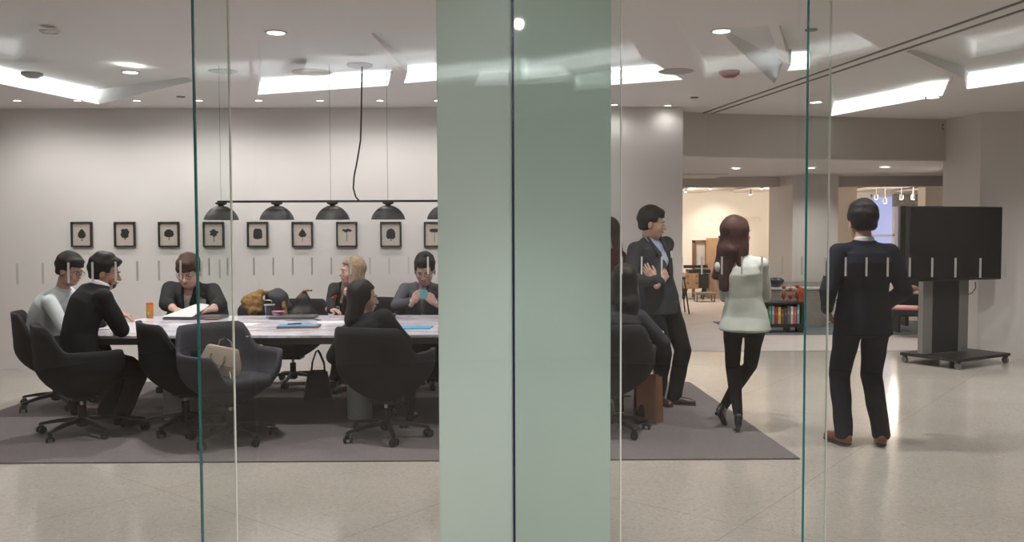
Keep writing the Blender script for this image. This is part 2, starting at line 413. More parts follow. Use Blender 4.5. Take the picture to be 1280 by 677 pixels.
# ================================================================== THE ROOM
def light(kind, name, loc, energy, color=(1, .95, .9), size=.1, rot=None, spot=None, blend=.6, sy=None, vis=None):
    l = bpy.data.lights.new(name, kind); l.energy = energy; l.color = color
    if kind == 'AREA':
        l.size = size
        if sy: l.shape = 'RECTANGLE'; l.size_y = sy
    elif kind == 'SPOT': l.shadow_soft_size = size; l.spot_size = spot; l.spot_blend = blend
    else: l.shadow_soft_size = size
    o = bpy.data.objects.new(name, l); COL.objects.link(o); o.location = loc
    if rot is not None: o.rotation_euler = rot
    return o

fl = MB().box((1.5, 3.55, -.05), (25, 15.3, .1)).build('floor', M['floor']); struct(fl)
fb = MB().box((1.5, 17.6, -.05), (25, 12.8, .1)).build('floor_back', M['floor_back']); struct(fb)
struct(MB().box((1.5, 11.2, .001), (25, .02, .004)).build('trim_3', M['grey_pl']))

wall_y = 9.95
wr = XD(853, wall_y)
struct(MB().box(((-7.7 + wr) / 2, wall_y + .17, H / 2), (wr + 7.7, .34, H)).build('wall_far', M['wall']))
struct(MB().box((-7.6, 3.2, H / 2), (.2, 14, H)).build('wall_left', M['wall']))
struct(MB().box((1.5, -4.1, H / 2), (25, .2, H)).build('wall_back', M['wall_grey']))

# ceiling with its folded, cove-lit trays
def zc(p): return Z(p[0], p[1], H)
trays = [  # (outline as surveyed on the ceiling, index of the lip edge, light per metre, vault rise)
    ([(-60, 16), (48, 22), (243, 101), (124, 130), (-60, 92)], 3, 10.0, .20),
    ([(322, 53), (455, 41), (492, 88), (485, 107), (322, 118)], 3, 11.0, .20),
    ([(463, 41), (640, 23), (660, 60), (660, 90), (505, 104), (509, 90)], 3, 11.0, .20),
    ([(720, 40), (766, 50), (853, 99), (720, 109)], 2, 11.0, .20),
    ([(897, 36), (960, 32), (978, 80), (968, 105)], 2, 1.2, .22),
    ([(974, 32), (1012, 29), (1012, 86), (984, 88), (986, 76)], 2, 10.0, .20),
    ([(1038, 94), (1120, 67), (1192, 97), (1178, 119), (1038, 145)], 3, 12.0, .20),
    ([(1132, 64), (1185, 48), (1400, 60), (1400, 84), (1208, 111), (1205, 98)], 3, 12.0, .20),
]
GY = 3.25
holes = []
for k, (pp, li, e, rise) in enumerate(trays):
    holes.append(([zc(p) for p in pp], li, e, rise))
for k, lum in ((0, 14), (1, 60), (2, 60), (3, 40)):             # unseen mirror copies of the trays, added for their reflection in the glass
    pts, li, e, rise = holes[k]
    holes.append(([Vector((p.x, 2 * GY - p.y, p.z)) for p in pts], li, lum, rise))
bm = bmesh.new()
outer = [Vector((-8, -4.2, H)), Vector((14, -4.2, H)), Vector((14, 12.2, H)), Vector((-8, 12.2, H))]
loops = [outer] + [h[0] for h in holes]
flat = [v for lp in loops for v in lp]
tris = geometry.tessellate_polygon([[Vector((v.x, v.y, 0)) for v in lp] for lp in loops])
bv = [bm.verts.new(v) for v in flat]
for t in tris:
    try: bm.faces.new([bv[i] for i in t])
    except ValueError: pass
me = bpy.data.meshes.new('ceiling'); bm.to_mesh(me); bm.free(); me.materials.append(M['ceil'])
co = bpy.data.objects.new('ceiling', me); COL.objects.link(co); struct(co)
for ti, (pts, li, e, rise) in enumerate(holes):
    n = len(pts); a, b = pts[li], pts[(li + 1) % n]
    cen = sum(pts, Vector()) / n
    d = (b - a).normalized(); nrm = Vector((d.y, -d.x, 0))
    if (cen - (a + b) / 2).dot(nrm) > 0: nrm = -nrm                # points out of the tray, past the lip
    dep = .07; rise = rise if e < 5 else .15
    top = []
    for i, p in enumerate(pts):
        if i in (li, (li + 1) % n): top.append(p + nrm * dep + Vector((0, 0, rise)))
        else:
            dist = abs((p - a).dot(nrm)); L = max(abs((q - a).dot(nrm)) for q in pts)
            top.append(p + Vector((0, 0, .02 + rise * max(0, 1 - dist / L) * .8)))
    mb = MB()
    f = [mb.bm.verts.new(p) for p in top]
    tt = geometry.tessellate_polygon([[Vector((p.x, p.y, 0)) for p in top]])
    for t in tt: mb.bm.faces.new([f[i] for i in t])
    for i in range(n):
        j = (i + 1) % n
        if i == li: continue
        mb.poly([pts[i], pts[j], top[j], top[i]])
    sa, sb = a + nrm * dep + Vector((0, 0, .004)), b + nrm * dep + Vector((0, 0, .004))
    mb.poly([a, b, sb, sa]); mb.poly([sa, sb, top[(li + 1) % n], top[li]]); mb.poly([a, sa, top[li]]); mb.poly([b, top[(li + 1) % n], sb])
    cv = struct(mb.build('ceiling_cove', M['cove']))
    if 5 <= e < 20:                                                      # emissive strip added to make the bright band along the lip
        up = Vector((0, 0, .038)); o1 = nrm * .006; o2 = nrm * .02
        mb = MB(); A8 = [a + o1, b + o1, b + o2, a + o2]; vs = [mb.bm.verts.new(p) for p in A8] + [mb.bm.verts.new(p + up) for p in A8]
        for q in ((0, 1, 2, 3), (4, 5, 6, 7), (0, 1, 5, 4), (1, 2, 6, 5), (2, 3, 7, 6), (3, 0, 4, 7)): mb.bm.faces.new([vs[i] for i in q])
        mb.build('lip_glow', M['glow_far'] if e > 20 else M['lens'], cv)
    mid = (a + b) / 2 + nrm * .035 + Vector((0, 0, .05)); ln = (b - a).length
    L_ = bpy.data.lights.new('cove_strip', 'AREA'); L_.shape = 'RECTANGLE'; L_.size = ln * .96; L_.size_y = .02; L_.energy = (e * .055 if e < 20 else 5.5) * ln; L_.color = (.93, .98, 1.0)
    lo = bpy.data.objects.new('cove_strip', L_); COL.objects.link(lo)
    zdir = -(Vector((0, 0, 1)) - nrm * .12).normalized(); xdir = d; ydir = zdir.cross(xdir)
    mm = Matrix((xdir, ydir, zdir)).transposed().to_4x4(); mm.translation = mid; lo.matrix_world = mm

# twin shadow-gap track running to the far corner
for i, (p, q) in enumerate((((856, 149), (1290, -3)), ((861, 151), (1290, 8)))):
    a, b = zc(p), zc(q); dv = (b - a); ang = math.atan2(dv.y, dv.x)
    struct(MB().box(((a.x + b.x) / 2, (a.y + b.y) / 2, H - .004), (dv.length, .022, .01), rot=rotz(ang)).build('trim_%d' % (i + 1), M['grey_pl']))

# bulkhead, lower ceiling and partitions beyond the meeting space
zb = 2.42
c0 = Vector((wr - .02, wall_y + .34, 0)); c1 = P(884, 143, 10.5); c2 = P(1182, 152, 11.2)
mb = MB()
mb.prism([(c0.x, c0.y), (c1.x, c1.y), (c2.x, c2.y), (c2.x + 1.5, c2.y + .2), (c2.x + 1.5, c2.y + .5), (c0.x, c2.y + .5)], zb, H + .3)
struct(mb.build('wall_bulkhead', M['wall_grey']))
mb = MB().prism([(c0.x - 4, c0.y), (c0.x, c0.y), (c1.x, c1.y + .02), (c2.x, c2.y + .02), (14, c2.y), (14, 13.4), (c0.x - 4, 13.4)], zb - .012, zb + .06)
mb.box((5, 14.6, zb + .06), (18, 2.6, .05))
mb.box((2.0, 13.9, zb + .02), (2.6, .9, .1))
struct(mb.build('ceiling_lower', M['ceil']))
# step in the lower ceiling, and the header over the two openings
yh = 15.0
struct(MB().box((7, yh + .15, (2.29 + 2.5) / 2 + .1), (12, .3, .42)).build('wall_header', M['wall_grey']))
xa, xm, xb = XD(967, yh), XD(986, yh), XD(1038, yh)
struct(MB().prism([(xa, yh + .28), (xm - .05, yh - .35), (xb, yh - .35), (xb, yh + .3)], 0, 2.5).build('wall_pier', M['wall']))
struct(MB().box((XD(1205, yh) + .8, yh + .1, 1.2), (1.6, .2, 2.4)).build('wall_end', M['wall_grey']))
struct(MB().box((XD(1170, 16), 16.2, 1.3), (.36, .3, 2.6)).build('wall_stub', M['warm_wall']))
# white pillar by the television
p1, p2, p3 = P(1180, 152, 11.25), P(1227, 141, 10.5), P(1420, 138, 10.2)
mb = MB().prism([(p1.x, p1.y), (p2.x, p2.y), (p3.x, p3.y), (p3.x, 12.9), (XD(1183, 12.9), 12.9)], 0, H + .1)
struct(mb.build('wall_right', M['wall']))
# showroom far behind
struct(MB().box((4, 22.1, 1.3), (14, .2, 2.6)).build('wall_showroom', M['warm_wall']))
struct(MB().box((1.2, 18.5, 1.3), (.2, 7.2, 2.6)).build('wall_showroom_left', M['warm_wall']))
struct(MB().box((XD(1060, 18.0) - .08, 18.1, 1.3), (XD(1068, 18) - XD(1037, 18), .2, 2.6)).build('wall_showroom_right', M['warm_wall']))
mb = MB().box((7, 18.8, 2.62), (14, 7.6, .1))
for i in range(7): mb.box((3 + i * 1.35, 18.9 + .2 * (i % 2), 2.50), (.62, 5.2, .05), rot=rotz(.0))
struct(mb.build('ceiling_showroom', M['warm_wall']))
# dusk window
wx0, wx1 = XD(1090, 21.9), XD(1116, 21.9)
wmid = (wx0 + wx1) / 2
win = MB().box((wmid, 21.97, 1.45), (wx1 - wx0, .02, 1.9)).build('window_1', M['blue_dusk']); struct(win)
mb = MB()
for z in (.5, 1.42, 2.4): mb.box((wmid, 21.93, z), (wx1 - wx0 + .1, .06, .05))
for x in (wx0 - .03, wx1 + .03): mb.box((x, 21.93, 1.45), (.05, .06, 1.95))
o = mb.build('window_frame', M['warm_wall']); o.parent = win
o = MB().box((wx1 + .13, 21.85, 1.3), (.17, .2, 2.3)).build('trim_4', mat('lilac_grey_paint', (.5, .48, .55), .6)); struct(o)
struct(MB().box((XD(1150, 21.7), 21.75, 2.28), (1.3, .12, .3)).build('trim_5', mat('grey_brick', (.25, .22, .21), .8, var=.3, scale=14)))

# carpet
cx0, cx1 = -4.42, XD(1000, 5.86)
cy0 = G(560, 577).y; cy1 = 9.0
rug = MB().prism([(-4.45, cy0 - .02), (G(1000, 574).x, G(1000, 574).y), (G(862, 478).x, G(862, 478).y), (-4.42, cy1)], 0.0, .009).build('area_carpet', M['carpet'])
tag(rug, 'large flat grey-brown carpet under the meeting table and chairs', 'carpet')
rug2 = MB().box((5.6, 13.9, .005), (4.4, 1.9, .01)).build('area_rug', M['bluegrey'])
tag(rug2, 'blue-grey rug lying behind the bookshelf and the standing man', 'rug')

# ------------------------------------------------------------------ glass
def pane(px0, d0, px1, d1, label, left=None, right=None, dashes=()):
    a = P(px0, 338, d0); b = P(px1, 338, d1); dv = Vector((b.x - a.x, b.y - a.y, 0)); L = dv.length; ang = math.atan2(dv.y, dv.x)
    t = thing('glass_panel', label, 'glass panel', (a.x, a.y, 0), ang, 'clear glass panels')
    MB().box((L / 2, 0, 1.55), (L, .012, 3.1)).build('glass', M['glass'], t)
    w = .0075
    if left: MB().box((0, 0, 1.55), (w, .0135, 3.1)).build('glass_edge', M[left], t)
    if right: MB().box((L, 0, 1.55), (w * .55, .0135, 3.1)).build('glass_edge', M[right], t); 
    proto = None
    for px in dashes:
        # where the sight line through px meets the pane plane
        v = ray(px, 330); den = v.x * dv.y - v.y * dv.x
        s = (a.x * dv.y - a.y * dv.x) / den; hit = CAM + v * s
        u = ((hit.x - a.x) * dv.x + (hit.y - a.y) * dv.y) / L
        if u < .01 or u > L - .01: continue
        if proto is None:
            proto = MB().box((0, 0, 0), (.0062, .0012, .062)).build('marker_dash', M['dash'], t); o = proto
        else:
            o = proto.copy(); COL.objects.link(o); o.parent = t
        o.location = (u, -.0072, 1.412)
    return t
pane(-70, 2.5, 290.5, 2.93, 'clear glass panel at the far left with a pale right-hand edge', None, 'edge_pale', [-12, 21, 53, 85, 115, 144, 171, 198, 225, 251, 274])
pane(247, 3.10, 776, 3.24, 'clear glass panel with teal left edge in front of the lamps', 'edge_teal', 'edge_pale', [262, 285] + [318 + 24.1 * i for i in range(10)])
pane(642, 3.14, 1035, 3.02, 'clear glass panel with dark blue left edge, before the standing pair', 'edge_blue', 'edge_pale', [777 + 25.0 * i for i in range(10)])
pane(1007, 2.96, 1330, 2.72, 'clear glass panel with bright teal left edge at the right, before the television', 'edge_teal', None, [1031] + [1057, 1083, 1109.5, 1137, 1165, 1194, 1225, 1257])
# the solid green panel between the clear ones
gx0, gx1 = P(547.5, 338, 3.34).x, P(763.5, 338, 3.34).x
gp = MB().box(((gx0 + gx1) / 2, 3.34 + .02, 1.6), (gx1 - gx0, .04, 3.2), bev=.003).build('frosted_glass_panel', M['green'])
tag(gp, 'solid pale green back-painted glass panel standing between the clear panels', 'glass panel')

# ------------------------------------------------------------------ ceiling fittings
def downlight(p, r, label, lit='led', grp=None, z=H, e=0, spot=2.0):
    c = Z(p[0], p[1], z)
    t = thing('recessed_downlight', label, 'ceiling light', (c.x, c.y, z), 0, grp)
    MB().lathe([(r * .86, -.004), (r * .9, -.010), (r * 1.12, -.008), (r * 1.15, 0.0)]).build('trim_ring', M['white_pl'], t, 40)
    MB().lathe([(.001, -.005), (r * .87, -.004)]).build('diffuser', M[lit], t)
    if e: light('SPOT', 'downward_beam', (c.x, c.y, z - .03), e, (1, .955, .925), r * .8, (0, 0, 0), spot, .8)
    return t
G1 = 'large recessed downlights'; G2 = 'small recessed downlights near the picture wall'; G3 = 'recessed downlights in the low ceiling'
EB, ES = 84, 7
downlight((345, 40), .068, 'large lit round downlight above the meeting table', 'led', G1, e=EB)
downlight((163, 89.5), .07, 'large lit round downlight at the left beside the sprinkler', 'led', G1, e=EB)
downlight((902, 38), .068, 'large lit round downlight left of the red strobe', 'led', G1, e=EB)
downlight((1020, 127), .07, 'large lit downlight behind the bright teal glass edge', 'led', G1, e=EB)
downlight((1166, 121), .07, 'lit downlight at the lip of the right-hand cove', 'led', G1, e=EB * .4)
downlight((62, 39), .058, 'dim round downlight on the folded ceiling at the far left', 'white_pl', G1, e=0)
names = ['far left end', 'above the second picture', 'above the fourth picture', 'above the fifth picture', 'above the seventh picture', 'above the eighth picture', 'above the ninth picture', 'hidden end']
for (px, nm) in ((21.5, 'at the far left end of the row'), (97, 'under the end of the left cove'), (171, 'second in view left of the teal glass edge'), (249, 'just right of the teal glass edge'), (323, 'above the fifth picture'), (400, 'left of the hanging cable'), (475, 'right of the hanging cable'), (547, 'touching the green panel edge')):
    downlight((px, 124.8), .042, 'small lit downlight near the picture wall, ' + nm, 'led_small', G2, e=ES, spot=2.75)
downlight((835, 131), .042, 'small lit downlight above the standing man with folded arms', 'led_small', G2, e=ES * .15, spot=2.75)
downlight((768, 130), .042, 'small lit downlight beside the right edge of the green panel', 'led_small', G2, e=ES * .3, spot=2.75)
for px in (622, 697):
    c = Z(px, 127, H); light('SPOT', 'downward_beam', (c.x, c.y, H - .03), ES, (1, .955, .925), .035, (0, 0, 0), 2.3, .8)
for (px, py, nm) in ((920, 210, 'front left one'), (1014, 209.5, 'front one beside the bright teal glass edge'), (1106, 208.5, 'front right one')):
    downlight((px, py), .062, 'lit downlight in the low ceiling, ' + nm, 'led', G3, z=zb - .014, e=16)
for (px, py, nm) in ((915, 225.5, 'rear left one'), (1022, 223.5, 'rear one over the bookshelf pier'), (1126, 223.5, 'rear right one')):
    downlight((px, py), .055, 'lit downlight in the low ceiling, ' + nm, 'led', G3, z=zb - .0 , e=0)

def device(name, p, prof, m, label, cat, z=H):
    c = Z(p[0], p[1], z); o = MB().lathe(prof, n=32).build(name, M[m], None, 40, loc=(c.x, c.y, z)); tag(o, label, cat); return o
device('ceiling_fire_strobe', (912, 89), [(.001, -.055), (.05, -.052), (.085, -.028), (.09, -.01), (.088, 0)], 'red_dev', 'round red fire strobe on the ceiling behind the large downlight', 'fire alarm')
device('reflection_disc', (40, 91), [(.001, -.045), (.045, -.042), (.085, -.02), (.088, 0)], 'dim_pl', 'grey round disc on the left cove, modelling a reflection in the glass', 'reflection disc')  # solid disc in place of the red strobe's reflection
device('ceiling_speaker', (845, 89), [(.001, -.006), (.13, -.008), (.15, -.004), (.155, 0)], 'dim_pl', 'round flush ceiling speaker left of the red strobe', 'speaker')
device('ceiling_speaker', (390, 90), [(.001, -.006), (.15, -.008), (.17, -.004), (.175, 0)], 'white_pl', 'large round flush ceiling speaker left of the hanging cable', 'speaker')
device('ceiling_speaker', (279, 89), [(.001, -.006), (.1, -.008), (.12, -.004), (.125, 0)], 'dim_pl', 'round ceiling plate between the two teal and pale glass edges', 'speaker')
device('ceiling_sprinkler_cover', (868, 121.5), [(.001, -.012), (.04, -.01), (.045, 0)], 'grey_pl', 'small dark sprinkler cover right of the small downlight', 'sprinkler')
device('ceiling_sprinkler_cover', (226, 120.5), [(.001, -.012), (.04, -.01), (.045, 0)], 'grey_pl', 'small dark sprinkler cover left of the teal glass edge', 'sprinkler')
device('ceiling_sprinkler_cover', (1014, 37), [(.001, -.01), (.04, -.008), (.045, 0)], 'grey_pl', 'small dark sprinkler cover behind the bright teal glass edge', 'sprinkler')

# wall hook high on the bulkhead by the pillar
c = P(1178, 159, 11.1)
o = MB().tube([(0, 0, .03), (-.02, -.03, .025), (-.03, -.04, 0), (-.02, -.03, -.025), (0, 0, -.03)], .008, 8).build('wall_bracket', M['black_metal'], None, 60, loc=(c.x, c.y - .02, c.z))
tag(o, 'small dark curved bracket high on the bulkhead beside the pillar', 'bracket')

# ------------------------------------------------------------------ pendant lamp bar
yl = 7.4
zr = P(400, 251.5, yl).z
x0 = XD(277, yl); sp = XD(346.5, yl) - XD(277, yl)
t = thing('pendant_lamp', 'long dark bar lamp with a row of dome shades above the table', 'lamp', (x0, yl, zr))
MB().box((sp * 3, 0, 0), (sp * 6 + .06, .018, .018)).build('rail', M['lamp'], t)
sh = None
for i in range(7):
    if sh is None:
        prof = [(.006, -.005), (.045, -.006), (.047, -.02), (.022, -.03), (.022, -.036), (.05, -.042), (.085, -.062), (.113, -.09), (.132, -.12), (.143, -.153), (.141, -.153), (.129, -.118), (.11, -.087), (.083, -.06), (.05, -.045), (.001, -.042)]
        sh = MB().lathe(prof, n=40).build('lamp_shade', M['lamp'], t, 40); bl = MB().ball((0, 0, -.085), (.03, .03, .035), 14).build('bulb', M['white_in'], sh, 60)
    else:
        s2 = sh.copy(); COL.objects.link(s2); s2.parent = t; s2.location = (sp * i, 0, 0)
        b2 = bl.copy(); COL.objects.link(b2); b2.parent = s2
for px in (277, 414, 485):
    x = XD(px, yl) - x0; MB().tube([(x, 0, 0), (x, 0, H - zr)], .0016, 5).build('suspension_wire', M['grey_pl'], t)
MB().lathe([(.001, -.02), (.105, -.018), (.108, 0)], n=40, c=(XD(452, yl) - x0, 0, H - zr)).build('ceiling_rose', M['dim_pl'], t, 40)
cab = [(453, 82), (452.5, 105), (452, 140), (451, 175), (447, 200), (443, 220), (442, 235), (445, 246), (449.5, 251)]
pts = []
for (px, py) in cab:
    q = P(px, py, yl); pts.append((q.x - x0, -.012, q.z - zr))
MB().tube(pts, .0065, 8).build('power_cable', M['black'], t, 60)

# ------------------------------------------------------------------ pictures
def blob(f, n=44):
    pts = []
    for i in range(n):
        a = 2 * PI * i / n; r = f(a); pts.append((r[0], r[1]))
    return pts
rnd = random.Random(3)
def crown(kind, n=60):
    pts = []
    for i in range(n):
        a = 2 * PI * i / n; c, s = math.cos(a), math.sin(a)
        w = 1 + .05 * math.sin(9 * a + kind) + .04 * math.sin(17 * a + 2 * kind)
        if kind == 0: x, y = .042 * c * (1 - .42 * s) * w, .052 * s * w + .008        # narrow cone-like crown
        elif kind == 1: x, y = .045 * (abs(c) ** .6) * (1 if c > 0 else -1) * (1 + .16 * math.sin(8 * a)), .052 * (abs(s) ** .6) * (1 if s > 0 else -1) * (1 + .1 * math.sin(11 * a)) + .012
        elif kind == 2: x, y = .054 * c * w, (.052 * s if s > 0 else .038 * s * abs(s) ** -.3 if s < -.01 else 0) * w + .006
        elif kind == 3: x, y = .045 * c * (1 - .25 * s) * (1 + .28 * math.sin(5 * a + .6)), .042 * s * (1 + .2 * math.sin(7 * a)) + .02
        elif kind == 4: x, y = .05 * (abs(c) ** .45) * (1 if c > 0 else -1) * (1 - .12 * s), .058 * (abs(s) ** .6) * (1 if s > 0 else -1) * w + .008
        elif kind == 5: x, y = .058 * c * max(.12, (1 - s) / 1.75) * w, .052 * s * w + .022
        elif kind == 6: x, y = .055 * c * w, .017 * s * (1 + .4 * math.sin(6 * a)) + .045
        elif kind == 7: x, y = .05 * (abs(c) ** .6) * (1 if c > 0 else -1) * (1 - .2 * s) * w, .058 * (abs(s) ** .75) * (1 if s > 0 else -1) * w + .006
        else: x, y = .056 * (abs(c) ** .8) * (1 if c > 0 else -1) * w, .02 * (abs(s) ** .7) * (1 if s > 0 else -1) * w + .045
        pts.append((x, y))
    return pts
desc = ['narrow pointed tree', 'ragged square-crowned tree', 'round domed tree with a short stem', 'small spiky-crowned tree', 'wide block-crowned tree', 'triangular tree on a thin stem', 'flat-topped cloud tree on a tall stem', 'tall bell-shaped tree', 'flat umbrella tree cut by the green panel']
for i, px in enumerate((102, 156, 211, 267, 322, 378, 433.5, 488.5, 543)):
    c = P(px, 292.8, wall_y - .02)
    t = thing('framed_picture', 'black-framed print of a black ' + desc[i], 'picture', (c.x, wall_y - .001, c.z), 0, 'tree prints on the far wall')
    mb = MB(); w, h, b, dp = .235, .283, .0165, .035
    mb.box((0, -dp / 2, h / 2 - b / 2), (w, dp, b)); mb.box((0, -dp / 2, -h / 2 + b / 2), (w, dp, b))
    mb.box((w / 2 - b / 2, -dp / 2, 0), (b, dp, h - 2 * b)); mb.box((-w / 2 + b / 2, -dp / 2, 0), (b, dp, h - 2 * b))
    mb.build('frame', M['frame'], t)
    MB().box((0, -.008, 0), (w - 2 * b, .01, h - 2 * b)).build('print', M['paper'], t)
    R = Matrix(((1, 0, 0), (0, 0, 1), (0, -1, 0))).transposed()
    Rm = Matrix(((1, 0, 0), (0, 0, -1), (0, 1, 0)))
    mb = MB().prism(crown(i), .0145, .0155, mtx=Rm)
    st = {0: (-.05, -.07), 1: (-.035, -.06), 2: (-.03, -.06), 3: (-.02, -.08), 4: (-.045, -.06), 5: (-.03, -.08), 6: (.04, -.08), 7: (-.045, -.07), 8: (.04, -.085)}[i]
    mb.prism([(-.003, st[1]), (.003, st[1]), (.0022, st[0] + .02), (-.0022, st[0] + .02)], .0145, .0155, mtx=Rm)
    if i in (0, 1, 2, 7): mb.prism([(.009 * math.cos(2 * PI * k / 10), st[1] + .004 + .006 * math.sin(2 * PI * k / 10)) for k in range(10)], .0145, .0156, mtx=Rm)
    mb.build('tree_silhouette', M['ink'], t)

# ------------------------------------------------------------------ table
ty0, ty1 = 6.76, 8.42; tx0, tx1 = -3.46, 1.2
t = thing('conference_table', 'long meeting table with grey veined marble top on pale pedestals', 'table', ((tx0 + tx1) / 2, (ty0 + ty1) / 2, 0))
def rrect(hw, hh, r, n=8):
    pts = []
    for (sx, sy, a0) in ((1, 1, 0), (-1, 1, 90), (-1, -1, 180), (1, -1, 270)):
        for k in range(n + 1):
            a = math.radians(a0 + 90 * k / n); pts.append((sx * (hw - r) + r * math.cos(a), sy * (hh - r) + r * math.sin(a)))
    return pts
hw, hh = (tx1 - tx0) / 2, (ty1 - ty0) / 2
MB().prism(rrect(hw, hh, .18), .722, .74).build('table_top', M['marble'], t)
mb = MB(); A = rrect(hw - .002, hh - .002, .18); Bq = rrect(hw - .05, hh - .05, .16)
lo = [mb.bm.verts.new((p[0], p[1], .665)) for p in Bq]; hi = [mb.bm.verts.new((p[0], p[1], .7215)) for p in A]; n = len(A)
for i in range(n): mb.bm.faces.new((lo[i], lo[(i + 1) % n], hi[(i + 1) % n], hi[i]))
mb.bm.faces.new(lo[::-1]); mb.build('table_edge', M['table_edge'], t)
for x in (-2.72, -1.26, .2):
    MB().prism([(p[0] + x - (tx0 + tx1) / 2, p[1] + (7.2 - (ty0 + ty1) / 2)) for p in rrect(.15 if x < -2 else .1, .1, .095)], .009, .664).build('pedestal', M['pedestal'], t, 40)
    MB().prism([(p[0] + x - (tx0 + tx1) / 2, p[1] + (8.05 - (ty0 + ty1) / 2)) for p in rrect(.1, .1, .095)], .009, .664).build('pedestal', M['pedestal'], t, 40)

# ------------------------------------------------------------------ television on its trolley
ta, tb = P(1137, 300, 9.72), P(1252.8, 300, 10.2)
tv_a = math.atan2(tb.y - ta.y, tb.x - ta.x); tw = (Vector((tb.x, tb.y)) - Vector((ta.x, ta.y))).length
tc_ = (ta + tb) / 2; ztop, zbot = P(1195, 257.8, 9.95).z, P(1195, 350.5, 9.95).z
t = thing('television', 'large black flat television, switched off, mounted on the trolley', 'television', (tc_.x, tc_.y, zbot), tv_a)
MB().box((0, .03, (ztop - zbot) / 2), (tw, .055, ztop - zbot), bev=.006).build('casing', M['black'], t)
MB().box((0, -.0005, (ztop - zbot) / 2 + .006), (tw - .03, .006, ztop - zbot - .04)).build('screen', M['screen'], t)
MB().box((0, .09, (ztop - zbot) / 2), (.5, .07, .4)).build('wall_mount', M['black_metal'], t)
q = P(1184, 448, 10.0)
ped = thing('television_trolley', 'black wheeled floor trolley with grey side posts carrying the television', 'tv stand', (q.x + .1, q.y + .02, 0), tv_a)
hz = zbot - .012 - .13
MB().box((-.06, .12, .13 + (hz + .1) / 2 - .02), (.40, .05, hz + .06)).build('column', M['nearblack'], ped)
MB().box((-.33, .12, .13 + (hz + .1) / 2 - .02), (.14, .07, hz + .06)).build('post', M['grey_pl'], ped)
MB().box((.21, .12, .13 + (hz + .1) / 2 - .02), (.14, .07, hz + .06)).build('post', M['grey_pl'], ped)
b0, b1, b2 = P(1125, 446, 10.2), P(1198, 455, 9.6), P(1263, 447, 10.1)
b3 = Vector((b0.x + b2.x - b1.x, b0.y + b2.y - b1.y, 0))
inv = Matrix.Rotation(-tv_a, 3, 'Z')
bp = [inv @ (Vector((v.x, v.y, 0)) - Vector((ped.location.x, ped.location.y, 0))) for v in (b0, b1, b2, b3)]
MB().prism([(v.x, v.y) for v in bp], .085, .118).build('base_plate', M['black'], ped)
for v in bp:
    cc = sum(bp, Vector()) / 4; w = v + (cc - v) * .09
    o = MB().tube([(w.x - .016, w.y, .036), (w.x + .016, w.y, .036)], .036, 18).build('castor', M['grey_pl'], ped, 50)
    MB().box((w.x, w.y, .07), (.022, .05, .04)).build('castor_fork', M['black'], o)
pts = [P(1219, 352, 10.02), P(1219.5, 360, 10.02), P(1215, 366, 10.02), P(1210, 368, 10.02)]
o = MB().tube(pts, .006, 6).build('power_cord', M['black'], None, 60); o.parent = ped; o.matrix_parent_inverse = Matrix.LocRotScale(ped.location, ped.rotation_euler, None).inverted()

# ================================================================== PEOPLE
def nrmz(v): v = Vector(v); return v.normalized()
def ik(a, t, l1, l2, pole):
    a, t = Vector(a), Vector(t); d = t - a; L = d.length; mx = (l1 + l2) * .998
    if L > mx: t = a + d * (mx / L); d = t - a; L = mx
    u = d / L; x = (l1 * l1 - l2 * l2 + L * L) / (2 * L); h = math.sqrt(max(0, l1 * l1 - x * x))
    p = Vector(pole); p = p - u * p.dot(u)
    p = p.normalized() if p.length > 1e-5 else Vector((0, 0, -1))
    return a + u * x + p * h, t
def frame(up, xd):
    z = nrmz(up); x = Vector(xd); x = (x - z * x.dot(z)).normalized(); y = z.cross(x)
    return Matrix((x, y, z)).transposed()          # columns x, y, z
def hand_prims(w, d, pn, thumb, s=1.0, curl=.5, spread=.12, wide=1.0):
    """palm from wrist w along d, palm facing pn, thumb side vector; five fingers"""
    d = nrmz(d); pn = Vector(pn); pn = (pn - d * pn.dot(d)).normalized(); sd = d.cross(pn)
    if sd.dot(Vector(thumb)) < 0: sd = -sd
    R = Matrix((sd, d, pn)).transposed(); pr = []
    c = w + d * .05 * s
    pr.append(box(c, (.030 * s * wide, .038 * s, .007 * s), R, .007 * s, k=.008))
    pr.append(cap(w - d * .05 * s, w + d * .03 * s, .026 * s * wide, .024 * s * wide, k=.02))
    pr.append(ell(w + d * .035 * s + sd * .024 * s + pn * .006, (.016 * s, .028 * s, .014 * s), R, k=.012))
    lens = (.074, .082, .076, .060); offs = (.028, .0095, -.0095, -.027)
    for i in range(4):
        b = w + d * (.09 - .004 * abs(i - 1.3)) * s + sd * offs[i] * s * wide
        dirv = (d + sd * spread * (1.2 - i) * .5).normalized()
        L = lens[i] * s; a = 0
        segs = (.42, .33, .25); rr = (.0092, .0084, .0076, .0066)
        p = b - d * .01
        for j, sg in enumerate(segs):
            a += curl * (.75 + .12 * i) * (1.0 if j else .8)
            v = dirv * math.cos(a) + pn * math.sin(a); q = p + v * L * sg
            pr.append(cap(p, q, rr[j] * s * wide, rr[j + 1] * s * wide, k=.003)); p = q
    p = w + d * .025 * s + sd * .026 * s
    v1 = (d * .75 + sd * .62 + pn * .25).normalized(); v2 = (d * .95 + sd * (.25 - curl * .3) + pn * (.2 + curl * .5)).normalized()
    q = p + v1 * .034 * s; r = q + v2 * .028 * s; e = r + v2 * .022 * s
    pr += [cap(p, q, .013 * s, .011 * s, k=.006), cap(q, r, .0105 * s, .0095 * s, k=.003), cap(r, e, .0095 * s, .007 * s, k=.003)]
    return pr

